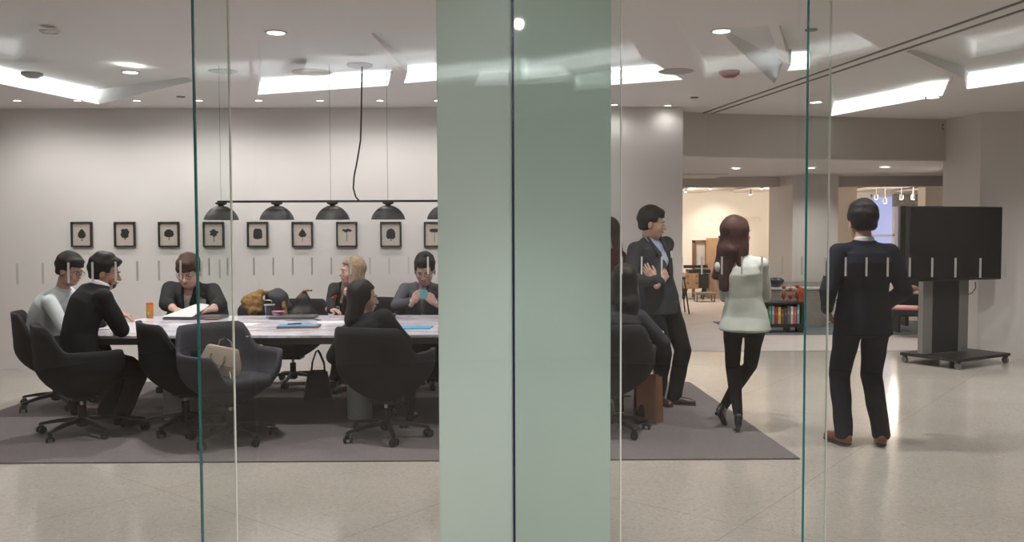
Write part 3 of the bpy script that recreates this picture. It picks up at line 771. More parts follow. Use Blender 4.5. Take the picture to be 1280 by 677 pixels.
def person(label, root, rz, *, s=1.0, w=1.0, hip, neck, head, look, hup=(0, 0, 1), shx=(1, 0, 0), hipx=(1, 0, 0), slouch=0.0,
           arms, legs, skin, hair_m, hair, cloth, face=True, glasses=False, female=False, group=None, open_front=None, sleeve_end=1.0, seed=0,
           shoe='shoe', shoe_m=None, jacket_hem=.1, jacket_m=None, shirt_m=None, trouser_m=None, beard=False, fat=0.0, badge=None, shrink=1.0, flare=.0):
    shrink *= 1.09
    """hip, neck, head: local points; look: local gaze; arms[side] = (wrist, pole, dict hand); legs[side] = (ankle, pole, toe direction)"""
    T = thing('person', label, 'person', root, rz, group)
    hip, neck, head = Vector(hip), Vector(neck), Vector(head)
    up = nrmz(neck - hip); C = frame(up, shx); Pm = frame((up + Vector((0, 0, 1))) * .5, hipx)
    cx, cy = C.col[0], C.col[1]; px_, py_ = Pm.col[0], Pm.col[1]
    L = (neck - hip).length; ww = w * s
    belly = hip.lerp(neck, .30) - cy * slouch * .5; chest = hip.lerp(neck, .68) - cy * slouch
    shw = (.152 if female else .176) * s * (1 + (w - 1) * .45)
    sh = {}
    for sd, sg in (('R', 1), ('L', -1)): sh[sd] = neck - up * .080 * s + cx * sg * shw - cy * slouch * .3
    ua, fa = .285 * s, .255 * s
    th, sn = .435 * s, .42 * s
    hj = {'R': hip + px_ * .092 * s * (1 + (w - 1) * .5) - Vector((0, 0, .03)), 'L': hip - px_ * .092 * s * (1 + (w - 1) * .5) - Vector((0, 0, .03))}
    el, wr_, kn, an = {}, {}, {}, {}
    for sd in 'RL':
        el[sd], wr_[sd] = ik(sh[sd], arms[sd][0], ua, fa, arms[sd][1])
        kn[sd], an[sd] = ik(hj[sd], legs[sd][0], th, sn, legs[sd][1])
    def torso(i, hem=None, top=True, sleeves=1.0, slr=(.056, .047, .036), neckhole=False, skirt=0.0, flare=.0):
        wa = (.124 if female else .140); lift = belly - (hip.lerp(neck, .30))
        key = [(-.10, .150, .112, 0), (.0, .163, .118, 0), (.12, .154, .110, .3), (.34, wa, .102, 1), (.55, wa + .010, .108, 1), (.72, .160, .114, 1), (.84, .146, .096, .8), (.92, .108, .070, .6), (.965, .070, .054, .4)]
        fk = [.5, .6, 1, 1.1, 1, .6, .4, .1, 0]
        if skirt > 0: key[0] = (-.10, .165 + flare, .122 + flare, 0)
        pos = lambda t: hip.lerp(neck, t) - cy * slouch * math.sin(PI * min(1, max(0, t))) * 1.0
        st = []
        for a_ in range(len(key) - 1):
            for q in range(3):
                u = q / 3; k0_, k1_ = key[a_], key[a_ + 1]; t = k0_[0] + (k1_[0] - k0_[0]) * u
                us = u
                st.append((t, k0_[1] + (k1_[1] - k0_[1]) * us, k0_[2] + (k1_[2] - k0_[2]) * us + fat * (fk[a_] + (fk[a_ + 1] - fk[a_]) * us) / s))
        st.append((key[-1][0], key[-1][1], key[-1][2]))
        ring = [(pos(t) if t >= 0 else hip + Vector((0, 0, t * L)), ((wx * (ww if t < .85 else s * (1 + (w - 1) * .5)) + i), (wy * s + i)), t) for (t, wx, wy) in st]
        if skirt > 0:
            hb = hip - Vector((0, 0, skirt * s)); r = ring[0][1]
            ring = [(hb, (.176 * ww + flare + i * .6, .135 * s + fat * .6 + flare + i * .6), -.3)] + ring[3:]
        pr = [multi([ecap(ring[j][0], ring[j + 1][0], ring[j][1], ring[j + 1][1], px_ if ring[j][2] < .12 else cx, rz=.02) for j in range(len(ring) - 1)], k=.03)]
        if female:
            for sg in (1, -1): pr.append(ell(chest + cx * sg * .07 * s + cy * .075 * s, (.058 * s + i * .6, .052 * s + i * .6, .06 * s + i * .6), C, k=.03))
        for sd, sg in (('R', 1), ('L', -1)):
            pr.append(cap(neck - up * .040 * s + cx * sg * .045 * s, sh[sd] + up * .002, .036 * s + i * .6, (slr[0] - .006) * s * (1 + (w - 1) * .5), k=.02))
            if sleeves > 0:
                e = el[sd].lerp(wr_[sd], min(1, sleeves)); k1 = (1 + (w - 1) * .8)
                pr.append(multi([cap(sh[sd], el[sd], slr[0] * s * k1, slr[1] * s * k1), cap(el[sd], e, slr[1] * s * k1, (slr[1] * k1 + (slr[2] - slr[1] * k1) * sleeves) * s)], k=.022))
        return pr
    # ---- body: one skin surface in three levels of detail (trunk and legs, head, hands)
    hz = nrmz(look); hup = Vector(hup); hx = hz.cross(hup).normalized(); hzz = hx.cross(hz)
    Rh = Matrix((hx, hz, hzz)).transposed()           # local x = the person's right, y = gaze, z = up
    hs = s * shrink
    def Hh(x, y, z): return head + Rh @ (Vector((x, y, z)) * hs)
    nbase = head + Rh @ (Vector((0, -.02, -.075)) * hs)
    body = torso(-.012, sleeves=0, slr=(.05, .04, .03))
    body.append(cap(neck - up * .03, nbase, .052 * s * (1.1 if w > 1.2 else 1), .05 * s, k=.03))
    for sd in 'RL':
        body.append(cap(sh[sd], el[sd], .045 * s, .037 * s)); body.append(cap(el[sd], wr_[sd], .037 * s, .026 * s))
        body.append(cap(hj[sd], kn[sd], .07 * s, .046 * s)); body.append(cap(kn[sd], an[sd], .046 * s, .031 * s))
        fd = nrmz(legs[sd][2]); body.append(cap(an[sd], an[sd] + fd * .06 * s - Vector((0, 0, .035)), .03 * s, .025 * s))
    g = [sdf_geo(body, .013, .03)]
    wf = 1 + (w - 1) * .5
    hp = [cap(neck - up * .03, nbase, .052 * s * wf, .05 * s * wf, k=.03)]
    def HE(c, r, k=.02): return ell(Hh(*c), (r[0] * hs, r[1] * hs, r[2] * hs), Rh, k=k)
    hp += [HE((0, -.015, .032), (.073, .094, .088)), HE((0, .028, -.03), (.058 * wf, .062, .082), .03), HE((0, .045, -.08), (.036 * wf, .036, .032), .03),
           HE((.034, .058, -.028), (.026, .026, .026)), HE((-.034, .058, -.028), (.026, .026, .026))]
    hp.append(cap(Hh(-.034, .080, .022), Hh(.034, .080, .022), .010 * hs, .010 * hs, k=.012))
    hp.append(cap(Hh(0, .088, .008), Hh(0, .106, -.026), .007 * hs, .0125 * hs, k=.008))
    for sg in (1, -1):
        hp.append(HE((sg * .010, .094, -.028), (.010, .010, .008), .005)); hp.append(HE((sg * .077, -.006, -.008), (.010, .019, .031), .008))
        hp.append(sub(HE((sg * .030, .100, .004), (.014, .014, .010)), .010))
    hp.append(cap(Hh(-.017, .089, -.056), Hh(.017, .089, -.056), .0085 * hs, .0085 * hs, k=.006))
    g.append(sdf_geo(hp, .0048, .02))
    for sd in 'RL':
        hd = arms[sd][2] if len(arms[sd]) > 2 else {}
        if hd.get('hide'): continue
        fdir = (wr_[sd] - el[sd]).normalized(); d = Vector(hd.get('d', fdir)); pn = Vector(hd.get('pn', (0, 0, -1)))
        thv = Vector(hd.get('thumb', -cx if sd == 'R' else cx))
        pr = hand_prims(wr_[sd], d, pn, thv, s * (.92 if female else 1), hd.get('curl', .45), hd.get('spread', .15))
        if sleeve_end < .9: pr.append(cap(el[sd].lerp(wr_[sd], .3), wr_[sd], .040 * s * wf, .027 * s, k=.01))
        g.append(sdf_geo(pr, .004, .008))
    geo_obj('body', g, skin, T)
    # ---- face details
    if face:
        mb = MB()
        for sg in (1, -1):
            o = MB().ball(Hh(sg * .030, .0775, .004), .0110 * hs, 12).build('eye', MATS_EYE['white'], T, 60)
            MB().ball(Hh(sg * .030, .0850, .003), .0056 * hs, 10).build('iris', MATS_EYE['iris'], o, 60)
            MB().tube([Hh(sg * .014, .094, .022), Hh(sg * .030, .095, .027), Hh(sg * .046, .084, .022)], [.0028 * hs, .0034 * hs, .002 * hs], 6).build('eyebrow', hair_m, T, 60)
        MB().tube([Hh(-.023, .090, -.056), Hh(-.008, .0985, -.053), Hh(0, .0975, -.055), Hh(.008, .0985, -.053), Hh(.023, .090, -.056)], [.002 * hs, .0048 * hs, .0048 * hs, .0048 * hs, .002 * hs], 8).build('lips', MATS_EYE['lip' if not beard else 'lip'], T, 60)
    if beard:
        soft('beard', [HE((0, .045, -.07), (.046, .048, .042)), HE((.04, .02, -.055), (.022, .045, .03)), HE((-.04, .02, -.055), (.022, .045, .03)), sub(HE((0, .1, -.03), (.03, .045, .033)))], .006, hair_m, T, k=.02)
    if glasses:
        mb = MB()
        for sg in (1, -1):
            cc = (sg * .032, .108, .004); mb.tube([Hh(cc[0] + .021 * math.cos(a), cc[1] - .004 * abs(math.cos(a)), cc[2] + .017 * math.sin(a)) for a in [2 * PI * k / 16 for k in range(17)]], .0019 * hs, 5, cap=False)
            mb.tube([Hh(sg * .053, .103, .010), Hh(sg * .075, .06, .012), Hh(sg * .080, .0, .006)], .0019 * hs, 5)
        mb.tube([Hh(-.011, .108, .006), Hh(.011, .108, .006)], .0019 * hs, 5)
        mb.build('glasses', MATS_EYE['frame'], T, 60)
    # ---- hair
    hr = []
    if hair['style'] == 'short':
        v = hair.get('vol', .012); tp = hair.get('top', .012)
        hr = [HE((0, -.018, .036 + tp * .5), (.076 + v, .097 + v, .088 + tp)), HE((0, -.055, -.015), (.060 + v * .5, .045 + v * .5, .056))]
        if hair.get('quiff'): hr.append(HE((hair.get('part', 0), .055, .098), (.052, .042, .026)))
        hr += [sub(box(Hh(0, .13, -.05 - hair.get('fringe', 0)), (.09 * hs, .075 * hs, .098 * hs), Rh, .012), .012),
               sub(box(Hh(0, .065, -.06), (.12 * hs, .058 * hs, .062 * hs), Rh, .01), .010),
               sub(box(Hh(0, -.02, -.155), (.13 * hs, .14 * hs, .09 * hs), Rh, .01), .01)]
        geo = sdf_geo(hr, .006, .02, .0036, 85, seed)
    else:
        v = .014
        hr = [HE((0, -.02, .04), (.080 + v, .100 + v * .6, .090 + v * .7))]
        for q in hair['locks']:
            a, b, ra, rb = q[0], q[1], q[2], q[3]
            hr.append(ecap(Hh(*a), Hh(*b), (ra[0] * hs, ra[1] * hs), (rb[0] * hs, rb[1] * hs), Rh.col[0], k=.03))
        hr += [sub(box(Hh(0, .145, -.07 + hair.get('fr', 0)), (.052 * hs, .08 * hs, .12 * hs), Rh, .02), .02)]
        geo = sdf_geo(hr, .0075, .03, .003, 45, seed)
    geo_obj('hair', [geo], hair_m, T)
    # ---- shirt or top
    open_ = open_front
    if shirt_m is not None:
        sl = 1.0 if cloth in ('shirt', 'top') else (min(.97, sleeve_end - .06) if cloth == 'scoop' else .97)
        pr = torso(.006 if cloth != 'shirt' else .012, sleeves=sl, slr=(.056, .047, .034) if cloth == 'shirt' else (.052, .043, .031))
        if cloth in ('suit', 'shirt'):
            pr.append(ecap(neck - up * .03, neck + up * .028 * s + cy * .004, (.066 * s * wf, .062 * s * wf), (.061 * s * wf, .057 * s * wf), cx, k=.01, rz=.008))
            pr.append(sub(cap(neck + cy * .075 * s + up * .05, neck + cy * .07 * s - up * .03 * s, .028 * s, .008 * s), .01))
        if cloth == 'scoop': pr.append(sub(ell(neck + cy * .085 * s - up * .05 * s, (.055 * s, .07 * s, .075 * s), C), .01))
        geo_obj('shirt', [sdf_geo(pr, .0085, .03, .0022, 26, seed)], shirt_m, T)
    if jacket_m is not None:
        pr = torso(.018, sleeves=sleeve_end, slr=(.060, .054, .044), skirt=jacket_hem, flare=flare)
        pr.append(ecap(neck - up * .05, neck + up * .004 * s - cy * .008, (.088 * s * wf, .074 * s * wf), (.072 * s * wf, .066 * s * wf), cx, k=.02, rz=.01))
        if open_:
            # an opening down the front showing the shirt, with lapels beside it
            wt, dp, ox = open_.get('w', .05), open_.get('depth', .26), open_.get('x', 0)
            n = 7
            for q in range(n):
                t0 = q / n; hw_ = wt * (1 - t0) * s + .003 if not open_.get('full') else wt * s
                c = neck + up * (.035 - (dp + .035) * (t0 + .5 / n)) * s + cy * .16 * s + cx * ox * s
                pr.append(sub(box(c, (hw_, .14 * s, (dp + .035) / n * .62 * s), C, .002), .006))
            for sg in (1, -1):
                pass
        geo_obj('jacket', [sdf_geo(pr, .0085, .035, .0032, 24, seed)], jacket_m, T)
        if open_ and not open_.get('nolapel'):
            for sg in (1, -1):
                wt, dp = open_.get('w', .05), open_.get('depth', .26)
                depth_at = lambda t: (.078 + .075 * min(1, t * 1.7)) + .012 + fat * min(1, t * 1.2)
                top = neck + up * .01 * s + cx * sg * (wt + .008) * s + cy * .055 * s
                m1 = neck - up * dp * .38 * s + cx * sg * (wt * .62 + .014) * s + cy * depth_at(.4) * s
                m2 = neck - up * dp * .98 * s + cx * sg * .012 * s + cy * (depth_at(1) + .004) * s
                soft('lapel', [ecap(top, m1, (.014 * s, .006 * s), (.027 * s, .007 * s), cx, k=.01), ecap(m1, m2, (.026 * s, .007 * s), (.008 * s, .006 * s), cx, k=.01)], .006, jacket_m, T, k=.01)
    # ---- trousers
    if trouser_m is not None:
        tr = (.094, .073, .062) if not female else (.086, .056, .036)
        pr = [ecap(hip - up * .03, hip + up * .06 * s, (.165 * ww, (.122 + fat * .5) * s), (.152 * ww, (.115 + fat * .6) * s), px_, k=.04)]
        for sd in 'RL':
            cf = kn[sd].lerp(an[sd], .30) - Vector(legs[sd][1]).normalized() * (.012 if female else .004)
            wk = 1 + (w - 1) * .5
            pr.append(multi([cap(hj[sd], hj[sd].lerp(kn[sd], .5), tr[0] * s * wk, (tr[0] * .45 + tr[1] * .55) * s * wk), cap(hj[sd].lerp(kn[sd], .5), kn[sd], (tr[0] * .45 + tr[1] * .55) * s * wk, tr[1] * s),
                             cap(kn[sd], cf, tr[1] * s, (tr[1] * (.98 if female else .97)) * s), cap(cf, an[sd], (tr[1] * (.98 if female else .97)) * s, tr[2] * s)], k=.03))
        if not female:
            for sd in 'RL': pr.append(sub(box(an[sd] - Vector((0, 0, .088)), (.12, .12, .055), None, .002), .004))
        geo_obj('trousers', [sdf_geo(pr, .0095, .03, .0030 if not female else .0015, 30, seed + 3)], trouser_m, T)
    # ---- shoes
    for sd in 'RL':
        fd = nrmz(legs[sd][2]); a = an[sd]; side = fd.cross(Vector((0, 0, 1))).normalized(); R = Matrix((side, fd, side.cross(fd))).transposed(); dn = -(R.col[2]) if R.col[2].z > 0 else R.col[2]
        k_ = s * (.92 if female else 1)
        if shoe == 'heel':
            b = a - Vector((0, 0, .05 * s)); toe = a + fd * .15 * k_
            pr = [cap(a + fd * .03 + dn * .045, toe + dn * .012, .030 * k_, .024 * k_, k=.02), cap(a - fd * .015, a + dn * .05 - fd * .012, .036 * k_, .030 * k_, k=.02),
                  sub(ell(a + fd * .06 - dn * .012, (.04, .035, .02), R), .006)]
            geo = [sdf_geo(pr, .006, .02)]
            o = geo_obj('shoe', geo, shoe_m, T)
            hl = a - fd * .012 + dn * .05
            MB().tube([hl, hl + (dn * .055 - fd * .004)], [.022 * k_, .016 * k_], 10).build('heel', MATS_EYE['heel'], o, 50)
            MB().tube([a + side * .03, a + fd * .034, a - side * .03, a - fd * .03, a + side * .03], .006, 6).build('ankle_strap', shoe_m, o, 60)
        else:
            sole = a.z - .075 * s; base = Vector((a.x, a.y, max(.0, sole)))
            zc_ = base.z
            pr = [ell(base + Vector((0, 0, .045)) - fd * .02, (.037 * k_, .052 * k_, .05 * k_), R, k=.03), cap(base + fd * .03 + Vector((0, 0, .045)), base + fd * .155 * k_ + Vector((0, 0, .030)), .040 * k_, .034 * k_, k=.03),
                  cap(a + Vector((0, 0, .0)), base + Vector((0, 0, .05)), .036 * k_, .04 * k_, k=.02)]
            pr.append(sub(box(base - Vector((0, 0, .088)), (.4, .4, .1), None, 0), .004)); pr.append(sub(box(a + Vector((0, 0, .08)), (.2, .2, .06), None, 0), .004))
            o = geo_obj('shoe', [sdf_geo(pr, .0065, .02)], shoe_m, T)
            pr = [cap(base - fd * .03 + Vector((0, 0, .012)), base + fd * .155 * k_ + Vector((0, 0, .012)), .034 * k_, .037 * k_), sub(box(base + Vector((0, 0, .1 + .016)), (.4, .4, .1), None, 0), .003), sub(box(base + Vector((0, 0, -.1 + .000)), (.4, .4, .1), None, 0), .003)]
            geo_obj('sole', [sdf_geo(pr, .0065, .01)], MATS_EYE['heel'], o)
    if badge is not None:
        c = neck + Vector(C @ Vector(badge)) * 1.0
        o = MB().box(c, (.085, .006, .058), rot=None).build('name_badge', M['sheet'], T)
        o.data.transform(Matrix.Translation(c) @ C.to_4x4() @ Matrix.Translation(-c))
        MB().tube([c + C @ Vector((0, .002, .028)), c + C @ Vector((.004, -.004, .05))], .005, 6).build('badge_clip', M['chrome'], o)
    T['_p'] = 0; del T['_p']
    return T, dict(wr=wr_, el=el, sh=sh, kn=kn, an=an, hip=hip, neck=neck, C=C)

MATS_EYE = {'white': mat('eye_white', (.6, .58, .55), .3), 'iris': mat('dark_iris', (.02, .012, .008), .2), 'lip': mat('lips', (.42, .16, .14), .5), 'frame': mat('dark_glasses_frame', (.02, .018, .016), .35),
            'heel': mat('dark_sole', (.02, .016, .013), .6)}
SK = {'brown': mat('tan_skin', (.30, .155, .10), .5, var=.05, scale=12), 'light': mat('light_skin', (.56, .34, .27), .5, var=.05, scale=12),
      'mid': mat('medium_skin', (.42, .245, .175), .5, var=.05, scale=12)}
HR = {'black': mat_hair('black_hair', (.010, .008, .008)), 'brown': mat_hair('chestnut_hair', (.055, .027, .017)), 'dark': mat_hair('dark_brown_hair', (.022, .011, .010)),
      'blonde': mat_hair('ash_blonde_hair', (.34, .24, .155)), 'auburn': mat_hair('reddish_brown_hair', (.05, .02, .017))}
def cl(name, c, r=.85, sheen=.0): return mat(name, c, r, var=.10, scale=9, bump=.04, bscale=240, spec=.2)
CLM = {'black': cl('black_suiting', (.010, .010, .012)), 'navy': cl('navy_suiting', (.006, .008, .017)), 'navy_tr': cl('dark_navy_trousers', (.007, .009, .016)),
       'charcoal': cl('charcoal_blazer', (.030, .032, .037)), 'grey': cl('mid_grey_suiting', (.105, .105, .125)), 'shirt_grey': cl('pale_grey_shirt', (.46, .49, .50)),
       'white': cl('white_shirt', (.62, .62, .66)), 'lightblue': cl('pale_blue_shirt', (.30, .35, .45)), 'blazerW': cl('off_white_blazer', (.50, .52, .48)),
       'blk_tr': cl('black_trousers', (.007, .007, .008)), 'maroon': cl('maroon_top', (.075, .012, .018)), 'red': cl('red_blouse', (.30, .02, .02)),
       'creamtop': mat('cream_patterned_top', (.50, .45, .42), .8, var=.35, scale=50), 'jean': cl('slate_blue_jeans', (.05, .055, .075)), 'blk_blazer': cl('soft_black_blazer', (.022, .024, .024)),
       'shoe_b': mat('black_leather_shoe', (.008, .008, .008), .35), 'shoe_br': mat('tan_brown_leather_shoe', (.20, .07, .025), .4), 'shoe_db': mat('dark_brown_leather_shoe', (.05, .022, .015), .35)}

def W2L(root, rz, p):
    return Matrix.Rotation(-rz, 3, 'Z') @ (Vector(p) - Vector(root))
def D2L(rz, d): return Matrix.Rotation(-rz, 3, 'Z') @ Vector(d)
Zu = Vector((0, 0, 1))

# -- man seen from behind at the right
root = Vector((G(1078, 557).x, G(1078, 557).y + .02, 0)); rz = math.radians(3)
person('man in dark navy suit standing with his back to us beside the television', root, rz, s=.995, w=1.14,
       hip=(0, .0, .93), neck=(0, .0, 1.455), head=(0.0, .04, 1.588), look=(.0, 1, -.04), arms={
           'R': ((.20, .15, .97), (.55, -1, -.1), dict(curl=.6, d=(-.3, .4, -.8), pn=(-1, 0, 0))), 'L': ((-.20, .15, .97), (-.55, -1, -.1), dict(curl=.6, d=(.3, .4, -.8), pn=(1, 0, 0)))},
       legs={'R': ((.135, -.02, .085), (0, 1, 0), (.35, 1, 0)), 'L': ((-.125, .01, .085), (0, 1, 0), (-.35, 1, 0))},
       skin=SK['mid'], hair_m=HR['black'], hair=dict(style='short', vol=.019, top=.026), cloth='suit', shirt_m=CLM['white'], jacket_m=CLM['navy'], trouser_m=CLM['navy_tr'],
       shoe_m=CLM['shoe_br'], jacket_hem=.13, seed=1)

# -- woman in the pale blazer
root = Vector((1.75, 6.66, 0)); rz = face_rz(.38, .92)
lk = D2L(rz, (.93, .37, -.03)); 
wa = D2L(rz, (1, 0, 0))
person('woman with long dark hair in off-white blazer standing with legs crossed at the carpet edge', root, rz, s=.955, w=.98, female=True,
       hip=W2L(root, rz, P(931, 396, 6.68)), neck=W2L(root, rz, P(926, 320, 6.66)), head=W2L(root, rz, P(921, 292, 6.68)), look=lk, hup=(0, 0, 1), arms={
           'R': ((-.05, .22, 1.15), (1, -.35, -.75), dict(curl=.6, d=(-1, .1, .1), pn=(0, -1, 0), thumb=(0, 0, 1))), 'L': ((.05, .26, 1.10), (-1, -.35, -.8), dict(curl=.6, d=(1, .1, .1), pn=(0, -1, 0), thumb=(0, 0, 1)))},
       legs={'L': (W2L(root, rz, P(923, 522, 6.66)), D2L(rz, (.1, 1, 0)), D2L(rz, (.25, .85, -.45))), 'R': (W2L(root, rz, P(903, 510, 6.84)), D2L(rz, (.75, .6, 0)), D2L(rz, (.25, .3, -.9)))},
       skin=SK['light'], hair_m=HR['auburn'], hair=dict(style='long', locks=[
           ((0, -.05, .03), (0, -.075, -.13), (.082, .055), (.085, .045)), ((.0, -.075, -.12), (-.02, -.085, -.40), (.090, .045), (.050, .025)),
           ((-.05, -.06, -.05), (-.11, -.10, -.32), (.05, .045), (.035, .02)), ((.055, -.03, -.02), (.09, -.03, -.22), (.035, .05), (.02, .02)),
           ((-.06, .0, .03), (-.075, .0, -.16), (.03, .05), (.03, .04)), ((.064, .0, .03), (.08, .02, -.14), (.024, .05), (.022, .03))]), cloth='top', shirt_m=CLM['white'], jacket_m=CLM['blazerW'], trouser_m=CLM['blk_tr'],
       shoe='heel', shoe_m=CLM['shoe_b'], jacket_hem=.10, flare=.018, seed=2)

# -- man with folded arms
root = Vector((1.30, 7.72, 0)); rz = face_rz(.58, -.81)
person('man in charcoal blazer and pale blue shirt standing with folded arms, looking right', root, rz, s=1.0, w=1.18,
       hip=W2L(root, rz, P(824, 376, 7.72)), neck=W2L(root, rz, P(812, 297, 7.72)), head=W2L(root, rz, P(815, 280, 7.69)) , look=D2L(rz, (.95, -.22, -.10)), arms={
           'R': (W2L(root, rz, P(825, 352, 7.42)), D2L(rz, (-.9, -.2, -.7)), dict(curl=.5, d=D2L(rz, (.6, .35, .7)), pn=D2L(rz, (-.2, 1, 0)), thumb=(0, 0, 1))),
           'L': (W2L(root, rz, P(818, 350, 7.40)), D2L(rz, (1, -.1, -.35)), dict(curl=.35, d=D2L(rz, (-.65, .15, .75)), pn=D2L(rz, (.3, .8, .2)), thumb=(0, 0, 1)))},
       legs={'L': (W2L(root, rz, P(843, 495, 7.72)), D2L(rz, (.8, -.5, 0)), D2L(rz, (.92, -.35, 0))), 'R': (W2L(root, rz, P(822, 496, 7.72)), D2L(rz, (.5, -.8, 0)), D2L(rz, (.5, -.85, 0)))},
       skin=SK['mid'], hair_m=HR['black'], hair=dict(style='short', vol=.012, top=.022, quiff=True), cloth='suit', shirt_m=CLM['lightblue'], jacket_m=CLM['charcoal'], trouser_m=CLM['blk_tr'],
       shoe_m=CLM['shoe_db'], jacket_hem=.10, open_front=dict(w=.068, depth=.36, full=False), badge=(-.072, .135, -.17), seed=4)

# -- woman standing behind the table, mostly hidden by the green panel
root = Vector((XD(763, 8.75), 8.75, 0)); rz = face_rz(-.75, -.66)
person('standing woman with long reddish-brown hair and maroon top, half hidden by green panel', root, rz, s=.94, w=.98, female=True,
       hip=(0, 0, .88), neck=(0, .0, 1.37), head=(0, .03, 1.535), look=(.0, 1, -.15), arms={
           'R': ((.06, .24, .98), (1, -.5, -.6), dict(curl=.5, d=(-.8, .5, .1))), 'L': ((-.06, .24, .96), (-1, -.5, -.6), dict(curl=.5, d=(.8, .5, .1)))},
       legs={'R': ((.10, 0, .085), (0, 1, 0), (.2, 1, 0)), 'L': ((-.10, 0, .085), (0, 1, 0), (-.2, 1, 0))},
       skin=SK['light'], hair_m=HR['auburn'], hair=dict(style='long', locks=[((0, -.05, .03), (0, -.075, -.2), (.085, .055), (.09, .045)),
           ((-.064, -.01, .03), (-.10, .02, -.24), (.03, .055), (.03, .03)), ((.064, -.01, .03), (.10, .02, -.24), (.03, .055), (.03, .03))]), cloth='top', shirt_m=CLM['maroon'], trouser_m=CLM['blk_tr'], shoe_m=CLM['shoe_b'], seed=5)

def seated(label, root, rz, neck, head, look, arms, skin, hair_m, hair, cloth, feet=None, hip=None, s=.97, w=1.0, **kw):
    hip = Vector(hip) if hip is not None else Vector((0, -.02, .53))
    f = feet or {'R': ((.13, .42, .085), (.1, .5, 1), (.1, 1, 0)), 'L': ((-.13, .42, .085), (-.1, .5, 1), (-.1, 1, 0))}
    return person(label, root, rz, s=s, w=w, hip=hip, neck=neck, head=head, look=look, arms=arms, legs=f, skin=skin, hair_m=hair_m, hair=hair, cloth=cloth, jacket_hem=kw.pop('jacket_hem', .03), **kw)
def LW(root, rz, px, py, d): return W2L(root, rz, P(px, py, d))

# -- man in pale shirt at the far left
root = Vector((-3.98, 7.72, 0)); rz = face_rz(.98, .2)
seated('man with glasses in pale grey shirt seated at the far left end of the table', root, rz, LW(root, rz, 78, 362, 7.66), LW(root, rz, 87, 338, 7.62), D2L(rz, (.90, -.18, -.30)),
       {'R': (LW(root, rz, 116, 402, 7.42), (.2, -.2, -1), dict(curl=.4)), 'L': (LW(root, rz, 150, 392, 7.85), (-.6, -.4, -.8), dict(curl=.4))},
       SK['mid'], HR['black'], dict(style='short', vol=.018, top=.026, quiff=True, fringe=.008), 'shirt', hip=LW(root, rz, 54, 434, 7.72), fat=.03, shirt_m=CLM['shirt_grey'], trouser_m=CLM['blk_tr'], shoe_m=CLM['shoe_br'],
       glasses=True, slouch=.05, seed=6, w=1.22, feet={'R': (LW(root, rz, 98, 512, 7.35), (.1, .5, 1), (.1, 1, 0)), 'L': (LW(root, rz, 134, 500, 7.75), (-.1, .5, 1), (-.1, 1, 0))})

# -- man in black suit leaning on the table
root = Vector((-3.28, 6.72, 0)); rz = face_rz(.72, .69)
seated('man in black suit leaning forward over the left table corner, seen from behind', root, rz, LW(root, rz, 125, 357, 6.80), LW(root, rz, 131, 341, 6.88), D2L(rz, (.94, .30, -.22)),
       {'R': (LW(root, rz, 149, 411, 6.98), D2L(rz, (.75, -.3, -1)), dict(curl=.9, d=D2L(rz, (-.25, .3, .5)), pn=D2L(rz, (-.8, .5, 0)))), 'L': (LW(root, rz, 128, 402, 7.25), D2L(rz, (-.3, .5, -1)), dict(curl=.5, d=D2L(rz, (.8, .2, 0))))},
       SK['brown'], HR['black'], dict(style='short', vol=.012, top=.022, quiff=True), 'suit', hip=LW(root, rz, 98, 444, 6.72), shirt_m=CLM['white'], jacket_m=CLM['black'], trouser_m=CLM['blk_tr'], shoe_m=CLM['shoe_b'],
       beard=True, slouch=.05, seed=7, w=1.2, jacket_hem=.06, s=1.0, feet={'R': (LW(root, rz, 152, 520, 6.98), D2L(rz, (.8, .2, .8)), D2L(rz, (1, .2, 0))), 'L': (LW(root, rz, 132, 512, 7.1), D2L(rz, (.8, .3, .8)), D2L(rz, (1, .3, 0)))})

# -- person with papers
root = Vector((XD(238, 8.95), 8.95, 0)); rz = face_rz(.05, -1)
seated('person with short chestnut hair and glasses in black blazer reading papers across the table', root, rz, LW(root, rz, 239, 353, 8.84), LW(root, rz, 236, 340, 8.66), D2L(rz, (-.02, -1, -.42)),
       {'R': (LW(root, rz, 219, 386.5, 8.42), (1, -.2, -.6), dict(curl=.35, d=D2L(rz, (.85, -.35, -.15)), pn=(0, 0, -1), thumb=(0, 1, 0))), 'L': (LW(root, rz, 263, 386.5, 8.42), (-1, -.2, -.6), dict(curl=.5, d=D2L(rz, (-.85, -.3, .0)), pn=D2L(rz, (0, .3, -1)), thumb=(0, .4, 1)))},
       SK['light'], HR['brown'], dict(style='short', vol=.018, top=.02, quiff=True, part=-.01, fringe=.02), 'scoop', shirt_m=CLM['creamtop'], jacket_m=CLM['blk_blazer'], trouser_m=CLM['blk_tr'], shoe_m=CLM['shoe_b'],
       glasses=True, w=1.5, shrink=1.2, fat=.06, s=.97, seed=8, sleeve_end=.42, open_front=dict(w=.062, depth=.42, full=True), badge=(-.145, .175, -.135))

